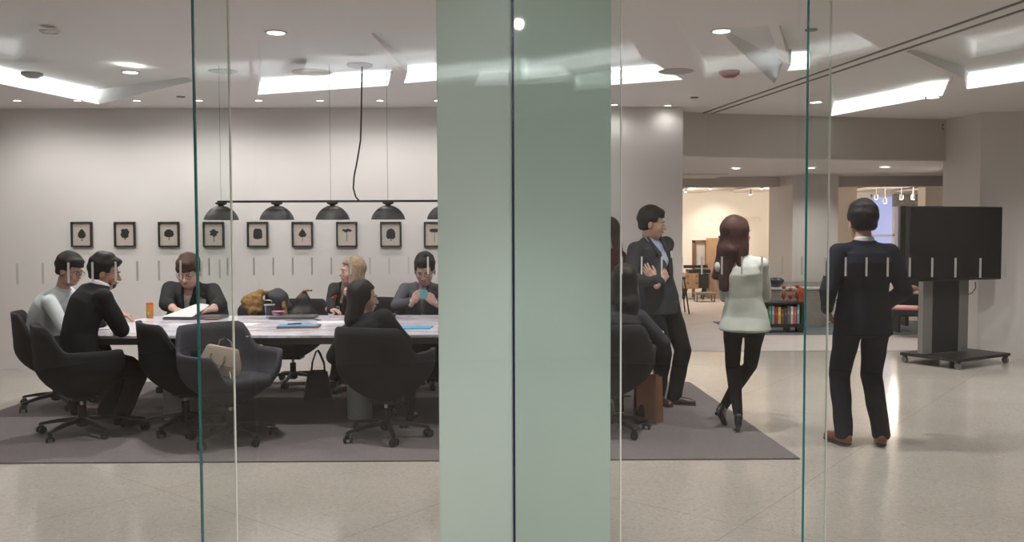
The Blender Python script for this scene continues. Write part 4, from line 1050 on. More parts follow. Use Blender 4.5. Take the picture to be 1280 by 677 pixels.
# -- blonde woman
root = Vector((XD(432, 9.0), 9.0, 0)); rz = face_rz(-.28, -.96)
seated('blonde woman in black blazer and red blouse resting her chin on her hand', root, rz, LW(root, rz, 434, 353, 8.92), LW(root, rz, 440, 339, 8.82), D2L(rz, (-.86, -.50, -.02)),
       {'R': (LW(root, rz, 413, 391.5, 8.42), (1, -.3, -.7), dict(curl=.4, d=D2L(rz, (.75, -.4, -.05)), pn=(0, 0, -1), thumb=(0, 1, 0))), 'L': (LW(root, rz, 437, 371, 8.62), (-1, .1, -.8), dict(curl=1.1, d=D2L(rz, (-.25, -.1, 1)), pn=D2L(rz, (0, .8, .2)), thumb=D2L(rz, (-1, 0, 0))))},
       SK['light'], HR['blonde'], dict(style='long', fr=.0, locks=[((0, -.05, .03), (0, -.06, -.11), (.088, .06), (.088, .05)), ((-.066, .0, .03), (-.082, .02, -.12), (.03, .055), (.03, .04)),
           ((.066, .0, .03), (.09, .05, -.20), (.026, .05), (.026, .03)), ((.08, .04, -.16), (.06, .08, -.27), (.03, .03), (.02, .02))]), 'scoop', shirt_m=CLM['red'], jacket_m=CLM['blk_blazer'], trouser_m=CLM['blk_tr'], shoe_m=CLM['shoe_b'],
       female=True, shrink=1.12, s=.95, w=1.03, seed=9, open_front=dict(w=.045, depth=.36, full=True), badge=(.055, .15, -.24),
       feet={'R': (LW(root, rz, 428, 490, 8.35), (.1, .5, 1), (.1, 1, 0)), 'L': ((-.10, .5, .085), (-.1, .5, 1), (-.1, 1, 0))})

# -- woman with cup, back to us
root = Vector((-.98, 6.55, 0)); rz = face_rz(.30, .95)
seated('woman with long black hair, seated with her back to us holding a red cup', root, rz, LW(root, rz, 452, 396, 6.62), LW(root, rz, 454, 372, 6.66), D2L(rz, (.95, .28, -.10)),
       {'R': (LW(root, rz, 494, 408, 6.86), D2L(rz, (.8, -.4, -1)), dict(curl=.85, d=D2L(rz, (-.15, .5, .45)), pn=D2L(rz, (-1, .1, 0)), thumb=(0, 0, 1))), 'L': (LW(root, rz, 440, 425, 6.98), D2L(rz, (-.8, -.2, -1)), dict(curl=.4))},
       SK['mid'], HR['black'], dict(style='long', fr=.0, locks=[((0, -.05, .03), (0, -.07, -.16), (.085, .06), (.09, .05)), ((0, -.07, -.14), (-.01, -.08, -.30), (.085, .045), (.06, .025)), ((-.062, -.01, .03), (-.08, -.01, -.15), (.03, .055), (.03, .04)),
           ((.064, -.03, .03), (.085, -.035, -.15), (.024, .05), (.03, .04))]), 'top', hip=(0, .02, .50), shirt_m=CLM['black'], jacket_m=CLM['black'], trouser_m=CLM['jean'], shoe_m=CLM['shoe_b'],
       female=True, s=.94, w=1.32, seed=10, feet={'R': (LW(root, rz, 512, 520, 7.05), D2L(rz, (.2, .5, 1)), D2L(rz, (.2, 1, 0))), 'L': (LW(root, rz, 488, 512, 7.15), D2L(rz, (0, .5, 1)), D2L(rz, (0, 1, 0)))})

# -- man with phone
root = Vector((XD(527, 9.0), 9.0, 0)); rz = face_rz(.02, -1)
rt6, rz6 = root, rz
seated('man with glasses in mid-grey suit looking at a phone held in both hands', root, rz, LW(root, rz, 529, 353, 8.90), LW(root, rz, 531, 338, 8.76), D2L(rz, (-.05, -1, -.40)),
       {'R': (LW(root, rz, 517, 376, 8.52), (1, .1, -.7), dict(curl=.75, d=D2L(rz, (.55, -.2, .7)), pn=D2L(rz, (.4, .9, .0)), thumb=D2L(rz, (.2, .5, 1)))), 'L': (LW(root, rz, 543, 378, 8.52), (-1, .1, -.7), dict(curl=.75, d=D2L(rz, (-.65, -.2, .6)), pn=D2L(rz, (-.4, .9, 0)), thumb=D2L(rz, (-.2, .5, 1))))},
       SK['light'], HR['black'], dict(style='short', vol=.010, top=.022, quiff=True), 'suit', shirt_m=CLM['white'], jacket_m=CLM['grey'], trouser_m=CLM['blk_tr'], shoe_m=CLM['shoe_b'],
       glasses=True, shrink=1.15, s=.99, w=1.12, seed=11, sleeve_end=.8, open_front=dict(w=.05, depth=.30), badge=(-.16, .14, -.16))

# -- seated person at the right of the green panel, back to us
root = Vector((.80, 6.72, 0)); rz = face_rz(.1, 1)
seated('woman with long dark hair seated from behind just right of the green panel', root, rz, LW(root, rz, 776, 382, 6.78), LW(root, rz, 779, 352, 6.82), D2L(rz, (-.25, 1, -.15)),
       {'R': (LW(root, rz, 812, 420, 7.0), (.9, -.3, -.8), dict(curl=.4)), 'L': (LW(root, rz, 750, 412, 7.05), (-.9, -.3, -.8), dict(curl=.4))},
       SK['light'], HR['black'], dict(style='long', fr=.0, locks=[((0, -.05, .03), (0, -.07, -.18), (.085, .06), (.09, .05)), ((0, -.07, -.16), (0, -.08, -.36), (.088, .045), (.06, .025)), ((-.062, -.01, .03), (-.08, -.01, -.15), (.03, .055), (.03, .04)),
           ((.062, -.01, .03), (.08, -.01, -.15), (.03, .055), (.03, .04))]), 'top', hip=(0, .02, .52), shirt_m=CLM['black'], jacket_m=CLM['charcoal'], trouser_m=CLM['blk_tr'], shoe_m=CLM['shoe_b'],
       female=True, s=.96, w=1.05, seed=12, feet={'R': (LW(root, rz, 800, 525, 6.95), D2L(rz, (.1, .5, 1)), D2L(rz, (.1, 1, 0))), 'L': (LW(root, rz, 775, 518, 7.05), D2L(rz, (0, .5, 1)), D2L(rz, (0, 1, 0)))})

# ================================================================== CHAIRS
def chair_mesh():
    def plan(ph):          # ph: 0 = back, pi = front
        n = 2.5; c, s_ = math.cos(ph), math.sin(ph)
        a, b = .355, .325
        r = 1 / ((abs(s_) / a) ** n + (abs(c) / b) ** n) ** (1 / n)
        return r * s_, -r * c
    def ss(a, b, x): t = min(1, max(0, (x - a) / (b - a))); return t * t * (3 - 2 * t)
    def rim(ph):
        d = abs(math.degrees(ph))
        h = .845 + (.655 - .845) * ss(40, 66, d)
        return h + (.415 - h) * ss(128, 152, d)
    def sc(z):
        t = min(1, max(0, (z - .285) / .30)); s0 = .30 + .70 * (1 - (1 - t) ** 2.3)
        return s0 + .06 * max(0, (z - .60) / .25)
    bm = bmesh.new(); nu, nv = 64, 11; rings = []
    for j in range(nv + 1):
        ring = []
        for i in range(nu):
            ph = -PI + 2 * PI * i / nu; z1 = rim(ph); z = .285 + (z1 - .285) * (j / nv) ** 1.25; q = sc(z); x, y = plan(ph)
            ring.append(bm.verts.new((x * q, y * q + .02 * (z - .285), z)))
        rings.append(ring)
    for j in range(nv):
        for i in range(nu): bm.faces.new((rings[j][i], rings[j][(i + 1) % nu], rings[j + 1][(i + 1) % nu], rings[j + 1][i]))
    c = bm.verts.new((0, 0, .282))
    for i in range(nu): bm.faces.new((rings[0][(i + 1) % nu], rings[0][i], c))
    bmesh.ops.recalc_face_normals(bm, faces=bm.faces)
    me = bpy.data.meshes.new('shell'); bm.to_mesh(me); bm.free(); me.shade_smooth(); return me
SHELL = chair_mesh()
def make_chair(fabric, cushion, label, loc, rz):
    t = thing('office_chair', label, 'chair', loc, rz, 'upholstered bucket chairs around the table')
    me = SHELL.copy(); me.materials.append(fabric)
    o = bpy.data.objects.new('shell', me); COL.objects.link(o); o.parent = t
    md = o.modifiers.new('s', 'SOLIDIFY'); md.thickness = .03; md.offset = -1
    mb = MB(); rings = []
    n = 48
    for (k, z) in ((.0, .385), (.60, .385), (.76, .40), (.80, .425), (.79, .455), (.74, .475), (.6, .482), (.0, .484)):
        ring = []
        for i in range(n):
            a = 2 * PI * i / n; c, s_ = math.cos(a), math.sin(a); r = 1 / ((abs(c) / .335) ** 3 + (abs(s_) / .30) ** 3) ** (1 / 3)
            ring.append(mb.bm.verts.new((r * c * k, r * s_ * k + .035, z)))
        rings.append(ring)
    for j in range(len(rings) - 1):
        for i in range(n): mb.bm.faces.new((rings[j][i], rings[j][(i + 1) % n], rings[j + 1][(i + 1) % n], rings[j + 1][i]))
    bmesh.ops.remove_doubles(mb.bm, verts=mb.bm.verts, dist=1e-4)
    mb.build('seat_cushion', cushion, t, 60)
    MB().box((0, 0, .275), (.20, .16, .03), bev=.008).box((.13, .03, .268), (.09, .012, .01)).build('tilt_mechanism', M['black'], t)
    MB().lathe([(.028, .10), (.030, .11), (.030, .215), (.024, .22)], n=20, capb=True, capt=True).build('column', M['black'], t, 40)
    MB().lathe([(.014, .21), (.014, .27)], n=16).build('gas_piston', M['chrome'], t, 40)
    MB().lathe([(.03, .055), (.045, .07), (.045, .115), (.032, .13)], n=20, capb=True, capt=True).build('hub', M['black'], t, 40)
    for k in range(5):
        a = 2 * PI * k / 5 + .35; R = rotz(a)
        mb = MB(); pts = [(.03, .112, .022, .016), (.18, .100, .018, .013), (.31, .078, .014, .010), (.325, .072, .012, .008)]
        rg = []
        for (x, z, hy, hz) in pts: rg.append([mb.bm.verts.new(R @ Vector((x, yy * hy, z + zz * hz))) for (yy, zz) in ((-1, -1), (1, -1), (.7, 1), (-.7, 1))])
        for j in range(3):
            for i in range(4): mb.bm.faces.new((rg[j][i], rg[j][(i + 1) % 4], rg[j + 1][(i + 1) % 4], rg[j + 1][i]))
        mb.bm.faces.new(rg[0][::-1]); mb.bm.faces.new(rg[-1])
        leg = mb.build('leg', M['black'], t)
        c = R @ Vector((.312, 0, 0)); Rc = rotz(a + .9); mb = MB()
        for sg in (1, -1):
            p = c + Rc @ Vector((0, sg * .017, .029)); q = p + Rc @ Vector((0, sg * .012, 0)); mb.tube([p, q], .0285, 16)
        mb.box(c + Rc @ Vector((0, 0, .045)), (.03, .03, .035), rot=Rc); mb.build('castor', M['black'], leg, 50)
    return t
CH, CG = M['chair'], M['chair_grey']
make_chair(CH, M['seat_dark'], 'charcoal bucket chair at the far left, behind the black-suited man', (-4.03, 7.72, .009), face_rz(.95, .45))
make_chair(CH, M['seat_dark'], 'large charcoal bucket chair in left foreground carrying the black-suited man', (G(96, 546).x, 6.66, .009), face_rz(.82, .57))
make_chair(CH, M['seat_dark'], 'empty charcoal bucket chair left of the teal glass edge, back turned', (G(226, 541).x, 6.80, .009), face_rz(.78, .62))
make_chair(CG, M['seat_dark'], 'empty slate grey bucket chair with a beige handbag on its seat', (G(292, 549).x, 6.42, .009), face_rz(.74, -.67))
make_chair(CH, M['seat_dark'], 'charcoal bucket chair in front of the woman holding a red cup', (G(482, 549).x, 6.50, .009), face_rz(.34, .94))
make_chair(CH, M['seat_dark'], 'charcoal bucket chair just right of the green panel', (.73, 6.66, .009), face_rz(.12, .99))
make_chair(CH, M['seat_dark'], 'charcoal bucket chair holding the person reading papers', (XD(238, 9.0), 9.0, .0), face_rz(.05, -1))
make_chair(CH, M['seat_dark'], 'empty charcoal bucket chair under the fur-trimmed coat and black pointed bag', (XD(362, 8.8), 8.86, .0), face_rz(-.05, -1))
make_chair(CH, M['seat_dark'], 'charcoal bucket chair behind the blonde woman', (XD(450, 9.02), 9.10, .0), face_rz(-.28, -.96))
make_chair(CH, M['seat_dark'], 'charcoal bucket chair holding the man with the phone', (XD(527, 9.03), 9.03, .0), face_rz(.02, -1))

# ================================================================== THINGS ON AND AROUND THE TABLE
TZ = .7405
def on_table(px, py): return Z(px, py, TZ)
c = on_table(187.5, 397)
t = thing('drink_can', 'tall orange drink can with red lid on the left table corner', 'can', (c.x, c.y, TZ))
MB().lathe([(.001, 0), (.028, 0), (.031, .006), (.031, .125), (.027, .134)], n=28).build('can_body', M['orange_can'], t, 40)
MB().lathe([(.031, .128), (.031, .142), (.001, .146)], n=28).build('lid', M['red_lid'], t, 40)
MB().prism([(-.012, .03), (.012, .03), (.014, .055), (-.010, .06)], .0, .002, mtx=Matrix(((1, 0, 0), (0, 0, -1), (0, 1, 0)))).build('leaf_print', M['green_leaf'], t).location = (0, -.0305, 0)
c = on_table(240, 398.5)
o = MB().box((0, 0, .011), (.52, .26, .022), bev=.004).box((0, .0, .0245), (.50, .24, .004)).build('closed_laptop', M['laptop2'], None, loc=(c.x + .02, c.y + .05, TZ), rz=-.03); tag(o, 'closed mauve-grey laptop on the table below the papers', 'laptop')
mb = MB(); n = 8
R = Matrix.Rotation(math.radians(22), 3, 'X')
a0, a1, a2, a3 = P(203, 396.5, 8.02), P(240, 397, 7.98), P(262, 382, 8.28), P(243, 381.5, 8.34)
vs = [a0, a1, a2, a3]; cc = sum(vs, Vector()) / 4
bm_ = mb.bm; lo = []; hi = []
for j in range(n + 1):
    rl = []; rh = []
    for i in range(n + 1):
        u, v = i / n, j / n; p = (a0 * (1 - u) + a1 * u) * (1 - v) + (a3 * (1 - u) + a2 * u) * v
        p = p + Vector((0, 0, .012 * math.sin(PI * u) * v + .006)) - cc; rl.append(bm_.verts.new(p)); rh.append(bm_.verts.new(p + Vector((0, 0, .002))))
    lo.append(rl); hi.append(rh)
for j in range(n):
    for i in range(n):
        bm_.faces.new((lo[j][i], lo[j + 1][i], lo[j + 1][i + 1], lo[j][i + 1])); bm_.faces.new((hi[j][i], hi[j][i + 1], hi[j + 1][i + 1], hi[j + 1][i]))
for q in range(n):
    bm_.faces.new((lo[0][q], lo[0][q + 1], hi[0][q + 1], hi[0][q])); bm_.faces.new((lo[n][q], hi[n][q], hi[n][q + 1], lo[n][q + 1]))
    bm_.faces.new((lo[q][0], hi[q][0], hi[q + 1][0], lo[q + 1][0])); bm_.faces.new((lo[q][n], lo[q + 1][n], hi[q + 1][n], hi[q][n]))
o = mb.build('paper_sheets', M['sheet'], None, loc=cc); tag(o, 'white paper sheets held up by the person with chestnut hair', 'papers')
c = on_table(304, 397)
o = MB().box((0, 0, .009), (.12, .18, .018), bev=.003).build('notebook', M['rust'], None, loc=(on_table(266, 399).x, on_table(266, 399).y, TZ), rz=.2); tag(o, 'small brown notebook on the table right of the closed laptop', 'notebook')
c = on_table(337, 397.5)
t = thing('plastic_cup', 'clear plastic cup standing on the table before the fur-trimmed coat', 'cup', (c.x, c.y, TZ))
MB().lathe([(.001, .002), (.032, .0), (.033, .003), (.046, .125), (.048, .127), (.048, .131), (.045, .131), (.031, .005), (.001, .005)], n=28).build('cup_wall', M['glass2'], t, 40)
MB().lathe([(.0465, .122), (.0495, .124), (.0495, .131), (.0455, .1305)], n=28).build('rim', mat('frosted_rim', (.6, .6, .62), .3), t, 40)
c = on_table(348, 396)
t = thing('snack_bowl', 'small pink and purple bowl beside the clear plastic cup', 'bowl', (c.x, c.y, TZ))
MB().lathe([(.001, .0), (.04, .0), (.046, .006), (.058, .05)], n=28).build('bowl', M['pinkcup'], t, 40)
MB().lathe([(.058, .048), (.062, .05), (.061, .056), (.001, .055)], n=28).build('lid', mat('pink_foil', (.7, .22, .36), .35), t, 40)
MB().ball((0, -.046, .024), (.027, .012, .016), 14).build('label_print', M['sheet'], t, 60)
a, b = on_table(340, 398.5), on_table(396, 396)
t = thing('laptop', 'dark closed laptop lying left of the blonde woman', 'laptop', ((a.x + b.x) / 2, (a.y + b.y) / 2 - .02, TZ), .04)
MB().box((0, 0, .009), (.40, .26, .016), bev=.003).build('base', M['laptop'], t); MB().box((0, 0, .021), (.40, .26, .007), bev=.002).build('lid', M['laptop'], t)
o = MB().tube([(0, 0, 0), (.03, .01, 0), (.05, -.01, 0), (.035, -.035, 0), (.06, -.05, 0), (.075, -.03, 0)], .004, 6).build('key_bunch', M['black'], None, loc=(on_table(392, 400).x, on_table(392, 400).y, TZ + .005)); tag(o, 'small bunch of black keys or cord beside the dark laptop', 'keys')
def folder(px, py, w_, d_, rz_, lab, stacked):
    c = on_table(px, py); t = thing('document_folder', lab, 'folder', (c.x, c.y, TZ), rz_)
    if stacked:
        MB().box((0, 0, .008), (w_, d_, .014), bev=.002).build('notebook_cover', M['rust'], t); MB().box((-.01, .012, .017), (w_ * .94, d_ * .9, .003)).build('cover', M['blue_folder'], t)
    else: MB().box((0, 0, .003), (w_, d_, .005)).build('cover', M['blue_folder'], t); MB().box((.004, 0, .0065), (w_ * .95, d_ * .93, .0015)).build('page', M['blue_folder'], t)
    return c
c = folder(374, 408.5, .34, .23, .10, 'blue folder on a brown notebook with a pen on top', True)
o = MB().tube([(0, 0, 0), (.10, .045, 0)], [.0055, .0055], 8).tube([(.10, .045, 0), (.115, .052, 0)], [.004, .001], 8).build('pen', M['black'], None, 60, loc=(c.x - .10, c.y + .01, TZ + .0245)); tag(o, 'black pen lying on the blue folder', 'pen')
folder(517, 409.5, .30, .22, -.04, 'flat blue folder on the table right of the red cup', False)
# sheets of paper spread before the blonde woman
for (px, py, rr, lab) in ((418, 402.5, .2, 'white sheet on the table before the blonde woman'), (300, 405, -.15, 'white sheet on the table behind the grey chair')):
    c = on_table(px, py); o = MB().box((0, 0, .001), (.297, .21, .0015)).build('paper_sheet', M['sheet'], None, loc=(c.x, c.y, TZ), rz=rr); tag(o, lab, 'paper')

# red cup in the seated woman's hand
c = P(489.5, 399, 6.96)
t = thing('coffee_cup', 'dark red cup held by the seated woman with black hair', 'cup', (c.x, c.y, c.z - .04))
MB().lathe([(.001, 0), (.026, 0), (.036, .075), (.037, .078)], n=24).build('cup_body', M['redcup'], t, 40); MB().lathe([(.038, .074), (.038, .084), (.001, .088)], n=24).build('lid', mat('dark_cup_lid', (.05, .006, .006), .4), t, 40)
o = MB().box((0, -.033, .042), (.03, .004, .026)).build('label_print', mat('pinkish_label', (.5, .25, .25), .5), t)
# phone
c = P(529.5, 367.5, 8.43)
t = thing('mobile_phone', 'teal patterned phone held by the man in grey suit', 'phone', (c.x, c.y, c.z), .05)
o = MB().box((0, 0, 0), (.072, .010, .085), bev=.004).build('case', M['teal_phone'], t); o.rotation_euler = (-.35, 0, 0)
o2 = MB().box((0, .006, 0), (.064, .003, .077)).build('screen', M['screen'], t); o2.rotation_euler = (-.35, 0, 0)

# coat with fur collar over a chair
c = P(332, 378, 8.72)
t = thing('fur_trimmed_coat', 'black padded coat with golden fur hood trim heaped on a chair', 'coat', (c.x, c.y, .52))
z0 = c.z - .52
soft('coat_body', [ell((-.11, 0, .16), (.15, .14, .24)), ell((.11, .02, .18), (.14, .13, .28)), ell((.0, .02, .10), (.24, .15, .2)), cap((-.17, -.02, .10), (-.20, -.04, .33 - .08), .08, .06), ell((.12, .0, z0 + .04), (.11, .09, .08)),
                   cap((.06, -.03, z0 + .07), (.21, -.02, z0 - .05), .045, .055)], .011, M['coat'], t, k=.04, folds=.006, seed=3, ff=35)
fz = z0
soft('fur_trim', [cap((-.02, -.10, fz + .10), (-.14, -.13, fz + .02), .04, .055), cap((-.14, -.13, fz + .02), (-.08, -.15, fz - .07), .055, .05), cap((-.08, -.15, fz - .07), (-.03, -.14, fz - .06), .045, .04), ell((-.08, -.13, fz + .02), (.09, .06, .09)), cap((-.02, -.08, fz + .10), (.05, -.05, fz + .105), .025, .018)], .009, M['fur'], t, k=.03, folds=.006, seed=8, ff=95)
soft('hood_trim', [cap((.20, -.08, fz - .0), (.225, -.09, fz - .12), .02, .022)], .008, M['fur'], t, folds=.004, ff=95)
o = MB().tube([(.03, -.13, fz + .03), (.05, -.14, fz + .035), (.09, -.14, fz + .033), (.10, -.13, fz + .01)], .006, 6).build('zip', M['chrome'], t, 60)
# black pointed bag
c = P(378, 380, 8.66)
t = thing('backpack', 'black pointed nylon bag with orange-brown leather handle on a chair', 'bag', (c.x, c.y, .60), 0)
zt = P(378, 363, 8.66).z - .60
soft('bag_body', [ecap((0, 0, .0), (0, 0, .12), (.155, .10), (.15, .09), (1, 0, 0)), ecap((0, 0, .1), (.01, 0, zt - .09), (.145, .085), (.07, .05), (1, 0, 0)), ecap((.01, 0, zt - .10), (.02, 0, zt - .02), (.06, .045), (.025, .02), (1, 0, 0))], .010, M['bag_black'], t, k=.03, folds=.004, seed=5, ff=22)
MB().tube([(.0, -.035, zt - .05), (.005, -.03, zt - .015), (.02, -.02, zt - .002), (.06, -.02, zt + .004), (.10, -.02, zt + .002)], [.010, .011, .012, .013, .012], 8).build('handle', M['leather_or'], t, 60)
MB().prism([(-.004, 0), (.038, 0), (.020, .11), (.012, .11)], 0, .008, mtx=Matrix(((1, 0, 0), (0, 0, -1), (0, 1, 0)))).build('leather_strap', M['leather_or'], t).location = (-.005, -.105, zt - .30)


# handbag on the grey chair
c = P(276, 462, 6.42)
t = thing('handbag', 'beige leather handbag with two loop handles on the grey chair seat', 'handbag', (c.x - .01, c.y - .03, .50), math.radians(-12))
t.rotation_euler = (math.radians(-6), math.radians(9), math.radians(-12))
mb = MB(); A = [(-.145, -.06), (.145, -.06), (.145, .06), (-.145, .06)]; B = [(-.115, -.03), (.115, -.03), (.115, .03), (-.115, .03)]
lo = [mb.bm.verts.new((p[0], p[1], 0)) for p in A]; md_ = [mb.bm.verts.new((p[0] * 1.0, p[1], .08)) for p in A]; hi = [mb.bm.verts.new((p[0], p[1], .205)) for p in B]
for a, b in ((lo, md_), (md_, hi)):
    for i in range(4): mb.bm.faces.new((a[i], a[(i + 1) % 4], b[(i + 1) % 4], b[i]))
mb.bm.faces.new(lo[::-1]); mb.bm.faces.new(hi)
bmesh.ops.bevel(mb.bm, geom=list(mb.bm.edges), offset=.008, segments=2, affect='EDGES')
mb.build('bag_body', M['tan'], t, 50)
for y in (-.052, .04):
    MB().tube([(-.055, y, .15), (-.058, y - .012, .10 if y < 0 else .20), (-.045, y - .02, .055 if y < 0 else .245), (0, y - .022, .03 if y < 0 else .27), (.045, y - .02, .055 if y < 0 else .245), (.058, y - .012, .10 if y < 0 else .20), (.055, y, .15)], .006, 8).build('handle', M['tan_dark'], t, 60)
MB().box((0, -.064, .075), (.285, .004, .006)).build('seam', mat('darker_beige_seam', (.22, .17, .14), .6), t)
MB().tube([(.10, -.04, .06), (.16, -.10, .0), (.165, -.13, -.07), (.13, -.14, -.10), (.09, -.12, -.09)], .006, 8).build('shoulder_strap', M['tan'], t, 60)

# black tote on the floor under the table
c = G(398, 500)
t = thing('tote_bag', 'black tote bag with long straps standing on the floor under the table', 'bag', (c.x, c.y, .0 + .009), .15)
mb = MB(); A = [(-.13, -.06), (.13, -.06), (.13, .06), (-.13, .06)]; B = [(-.09, -.03), (.08, -.03), (.08, .03), (-.09, .03)]
lo = [mb.bm.verts.new((p[0], p[1], 0)) for p in A]; hi = [mb.bm.verts.new((p[0], p[1], .27)) for p in B]
for i in range(4): mb.bm.faces.new((lo[i], lo[(i + 1) % 4], hi[(i + 1) % 4], hi[i]))
mb.bm.faces.new(lo[::-1]); mb.bm.faces.new(hi); bmesh.ops.bevel(mb.bm, geom=list(mb.bm.edges), offset=.012, segments=2, affect='EDGES')
mb.build('bag_body', M['bag_black'], t, 50)
for y in (-.025, .03): MB().tube([(-.06, y, .24), (-.05, y, .34), (-.015, y, .44), (.0, y, .45), (.02, y, .42), (.055, y, .33), (.06, y, .24)], .008, 6).build('strap', M['black'], t, 60)

# brown paper bag beside the right-hand chair
c = G(812, 530)
t = thing('paper_bag', 'tall brown paper bag on the carpet beside the right-hand chair', 'bag', (c.x, c.y + .08, .009), .1)
mb = MB(); A = [(-.11, -.06), (.11, -.06), (.11, .06), (-.11, .06)]; B = [(-.10, -.05), (.10, -.055), (.10, .05), (-.10, .055)]
lo = [mb.bm.verts.new((p[0], p[1], 0)) for p in A]; hi = [mb.bm.verts.new((p[0], p[1], .37)) for p in B]
for i in range(4): mb.bm.faces.new((lo[i], lo[(i + 1) % 4], hi[(i + 1) % 4], hi[i]))
mb.bm.faces.new(lo[::-1]); mb.build('bag_body', M['brown_paper'], t)
MB().tube([(-.04, -.05, .36), (-.03, -.05, .41), (.03, -.05, .41), (.04, -.05, .36)], .004, 6).build('handle', M['brown_paper'], t, 60)

# ================================================================== SHOWROOM BEYOND
yb = 13.3
x0, x1 = XD(940, yb), XD(1001, yb)
t = thing('bookshelf', 'low dark bookshelf filled with coloured books behind the woman in pale blazer', 'bookshelf', ((x0 + x1) / 2, yb, 0))
ww_ = x1 - x0
zt_, zs_ = P(980, 376.5, yb).z, P(980, 403, yb).z
for z in (zt_ - .012, zs_ - .03): MB().box((0, 0, z), (ww_, .34, .022 if z > .3 else .05)).build('shelf', M['nearblack'], t)
MB().box((0, .165, (zt_ + zs_) / 2), (ww_, .01, zt_ - zs_)).build('back_panel', M['nearblack'], t)
for x in (-ww_ / 2 + .012, ww_ / 2 - .012):
    for y in (-.15, .15): MB().box((x, y, zt_ / 2), (.02, .02, zt_ - .01)).build('leg', M['nearblack'], t)
MB().box((.17, .0, (zs_ - .05) / 2), (.02, .3, zs_ - .06)).build('support', M['nearblack'], t)
cols = [('blue', (.05, .12, .25)), ('grey-blue', (.10, .16, .20)), ('teal', (.05, .20, .20)), ('olive', (.22, .20, .06)), ('green', (.05, .25, .14)), ('silver', (.30, .30, .32)), ('crimson', (.28, .03, .04)), ('yellow', (.62, .42, .05)),
        ('brown', (.14, .08, .06)), ('charcoal', (.06, .06, .065)), ('slate', (.14, .13, .13)), ('white', (.55, .54, .56)), ('scarlet', (.70, .10, .05)), ('turquoise', (.12, .40, .48))]
x = -ww_ / 2 + .03; rnd = random.Random(5); zb_ = zs_ - .004
wid = (ww_ - .08) / len(cols)
for i, (nm, cc) in enumerate(cols):
    hgt = (zt_ - zs_ - .03) * (.75 + .2 * rnd.random()) if nm not in ('turquoise',) else (zt_ - zs_ - .03)
    bk = thing('book', nm + '-spined book upright on the low dark bookshelf', 'book', ((x0 + x1) / 2 + x + wid / 2, yb - .04, zb_), 0, 'books on the low shelf')
    th_ = wid * (.82 + .14 * rnd.random())
    MB().box((0, 0, hgt / 2), (th_, .22, hgt), bev=.002).build('cover', mat(nm + '_book_cover', cc, .6), bk)
    MB().box((0, -.1105, hgt * .62), (th_ * .6, .001, hgt * .2)).build('spine_label', mat(nm + '_spine_label', tuple(min(1, c_ * 1.8 + .05) for c_ in cc), .6), bk)
    x += wid
# turned wooden figures on top
for (px, hpx, lab) in ((980.5, 23, 'left'), (989, 19, 'middle, shortest'), (997.5, 24, 'right')):
    xx = XD(px, yb); hh_ = hpx / 1100 * yb
    t = thing('wooden_figure', 'turned reddish wooden figure on the bookshelf, ' + lab + ' of three', 'figurine', (xx, yb, zt_), 0, 'wooden figures on the bookshelf')
    r = .05
    MB().lathe([(.001, 0), (.026, 0), (.028, .015), (.014, .03), (.030, hh_ * .30), (.034, hh_ * .42), (.022, hh_ * .55), (.010, hh_ * .64)], n=24).build('figure_body', M['wood_red'], t, 50)
    MB().ball((0, 0, hh_ * .80), (.032, .032, .035), 18).build('head', M['wood_red'], t, 60)
    for sg in (1, -1): MB().tube([(sg * .02, 0, hh_ * .55), (sg * .05, -.02, hh_ * .42), (sg * .045, -.03, hh_ * .26)], .008, 8).build('arm', M['wood_red'], t, 60)
# red upright at the end of the shelf
o = MB().box((0, 0, .34), (.03, .30, .68)).box((0, 0, .02), (.05, .34, .04)).build('display_upright', M['redart'], None, loc=(XD(1002.5, yb) + .01, yb, 0)); tag(o, 'narrow red upright panel at the right end of the bookshelf', 'display stand')
# stone plinth with white shelf behind, and vase
yp = 13.95
xs0, xs1 = XD(930, yp), XD(1042, yp); zpt = P(1000, 352.5, yp).z
t = thing('stone_plinth', 'long grey stone plinth against the pier behind the bookshelf', 'plinth', ((xs0 + xs1) / 2 + .25, yp + .32, 0))
MB().box((0, 0, zpt / 2), (xs1 - xs0 - .5, .24, zpt), bev=.004).build('block', M['stone'], t)
MB().box((-.15, -.22, .62), (xs1 - xs0 - .3, .2, .03)).build('ledge', M['white_box'], t)
MB().box((-.15, -.22, .30), (xs1 - xs0 - .5, .16, .60)).build('ledge_support', M['stone'], t)
c = P(970, 366, yp + .1)
o = soft('vase', [ecap((0, 0, .07), (.005, 0, .09), (.09, .06), (.10, .07), (1, 0, 0)), ell((0, 0, .10), (.13, .08, .065)), sub(ell((0, 0, .19), (.12, .06, .04)))], .008, M['vase'], None, k=.03)
o.location = (c.x, c.y, .632); tag(o, 'blue-black shallow ceramic vase on the white ledge', 'vase')

yc = 19.9
def part_box(par, name, c, d, m, bev=0): return MB().box(c, d, bev=bev).build(name, m, par)
xc = XD(863.5, yc); zl, zh = P(863, 360, yc).z, P(863, 341, yc).z
t = thing('credenza', 'oak credenza with drawers on black legs against the cream wall', 'cabinet', (xc, yc, 0))
cw = XD(884, yc) - XD(855, yc); xo = (XD(884, yc) + XD(855, yc)) / 2 - xc
part_box(t, 'body', (xo - cw * .22, 0, (zl + zh) / 2), (cw * .56, .42, zh - zl), M['oak'])
part_box(t, 'speaker_bay', (xo + cw * .27, 0, (zl + zh) / 2 + .0), (cw * .42, .40, zh - zl - .02), M['nearblack'])
for z in (.72, .28):
    d_ = part_box(t, 'drawer', (xo - cw * .22, -.215, zl + (zh - zl) * z), (cw * .52, .014, (zh - zl) * .40), M['oak'])
    for sx in (-.1, .1): MB().box((xo - cw * .22 + sx, -.226, zl + (zh - zl) * (z + .1)), (.05, .012, .016)).build('handle', M['black'], d_)
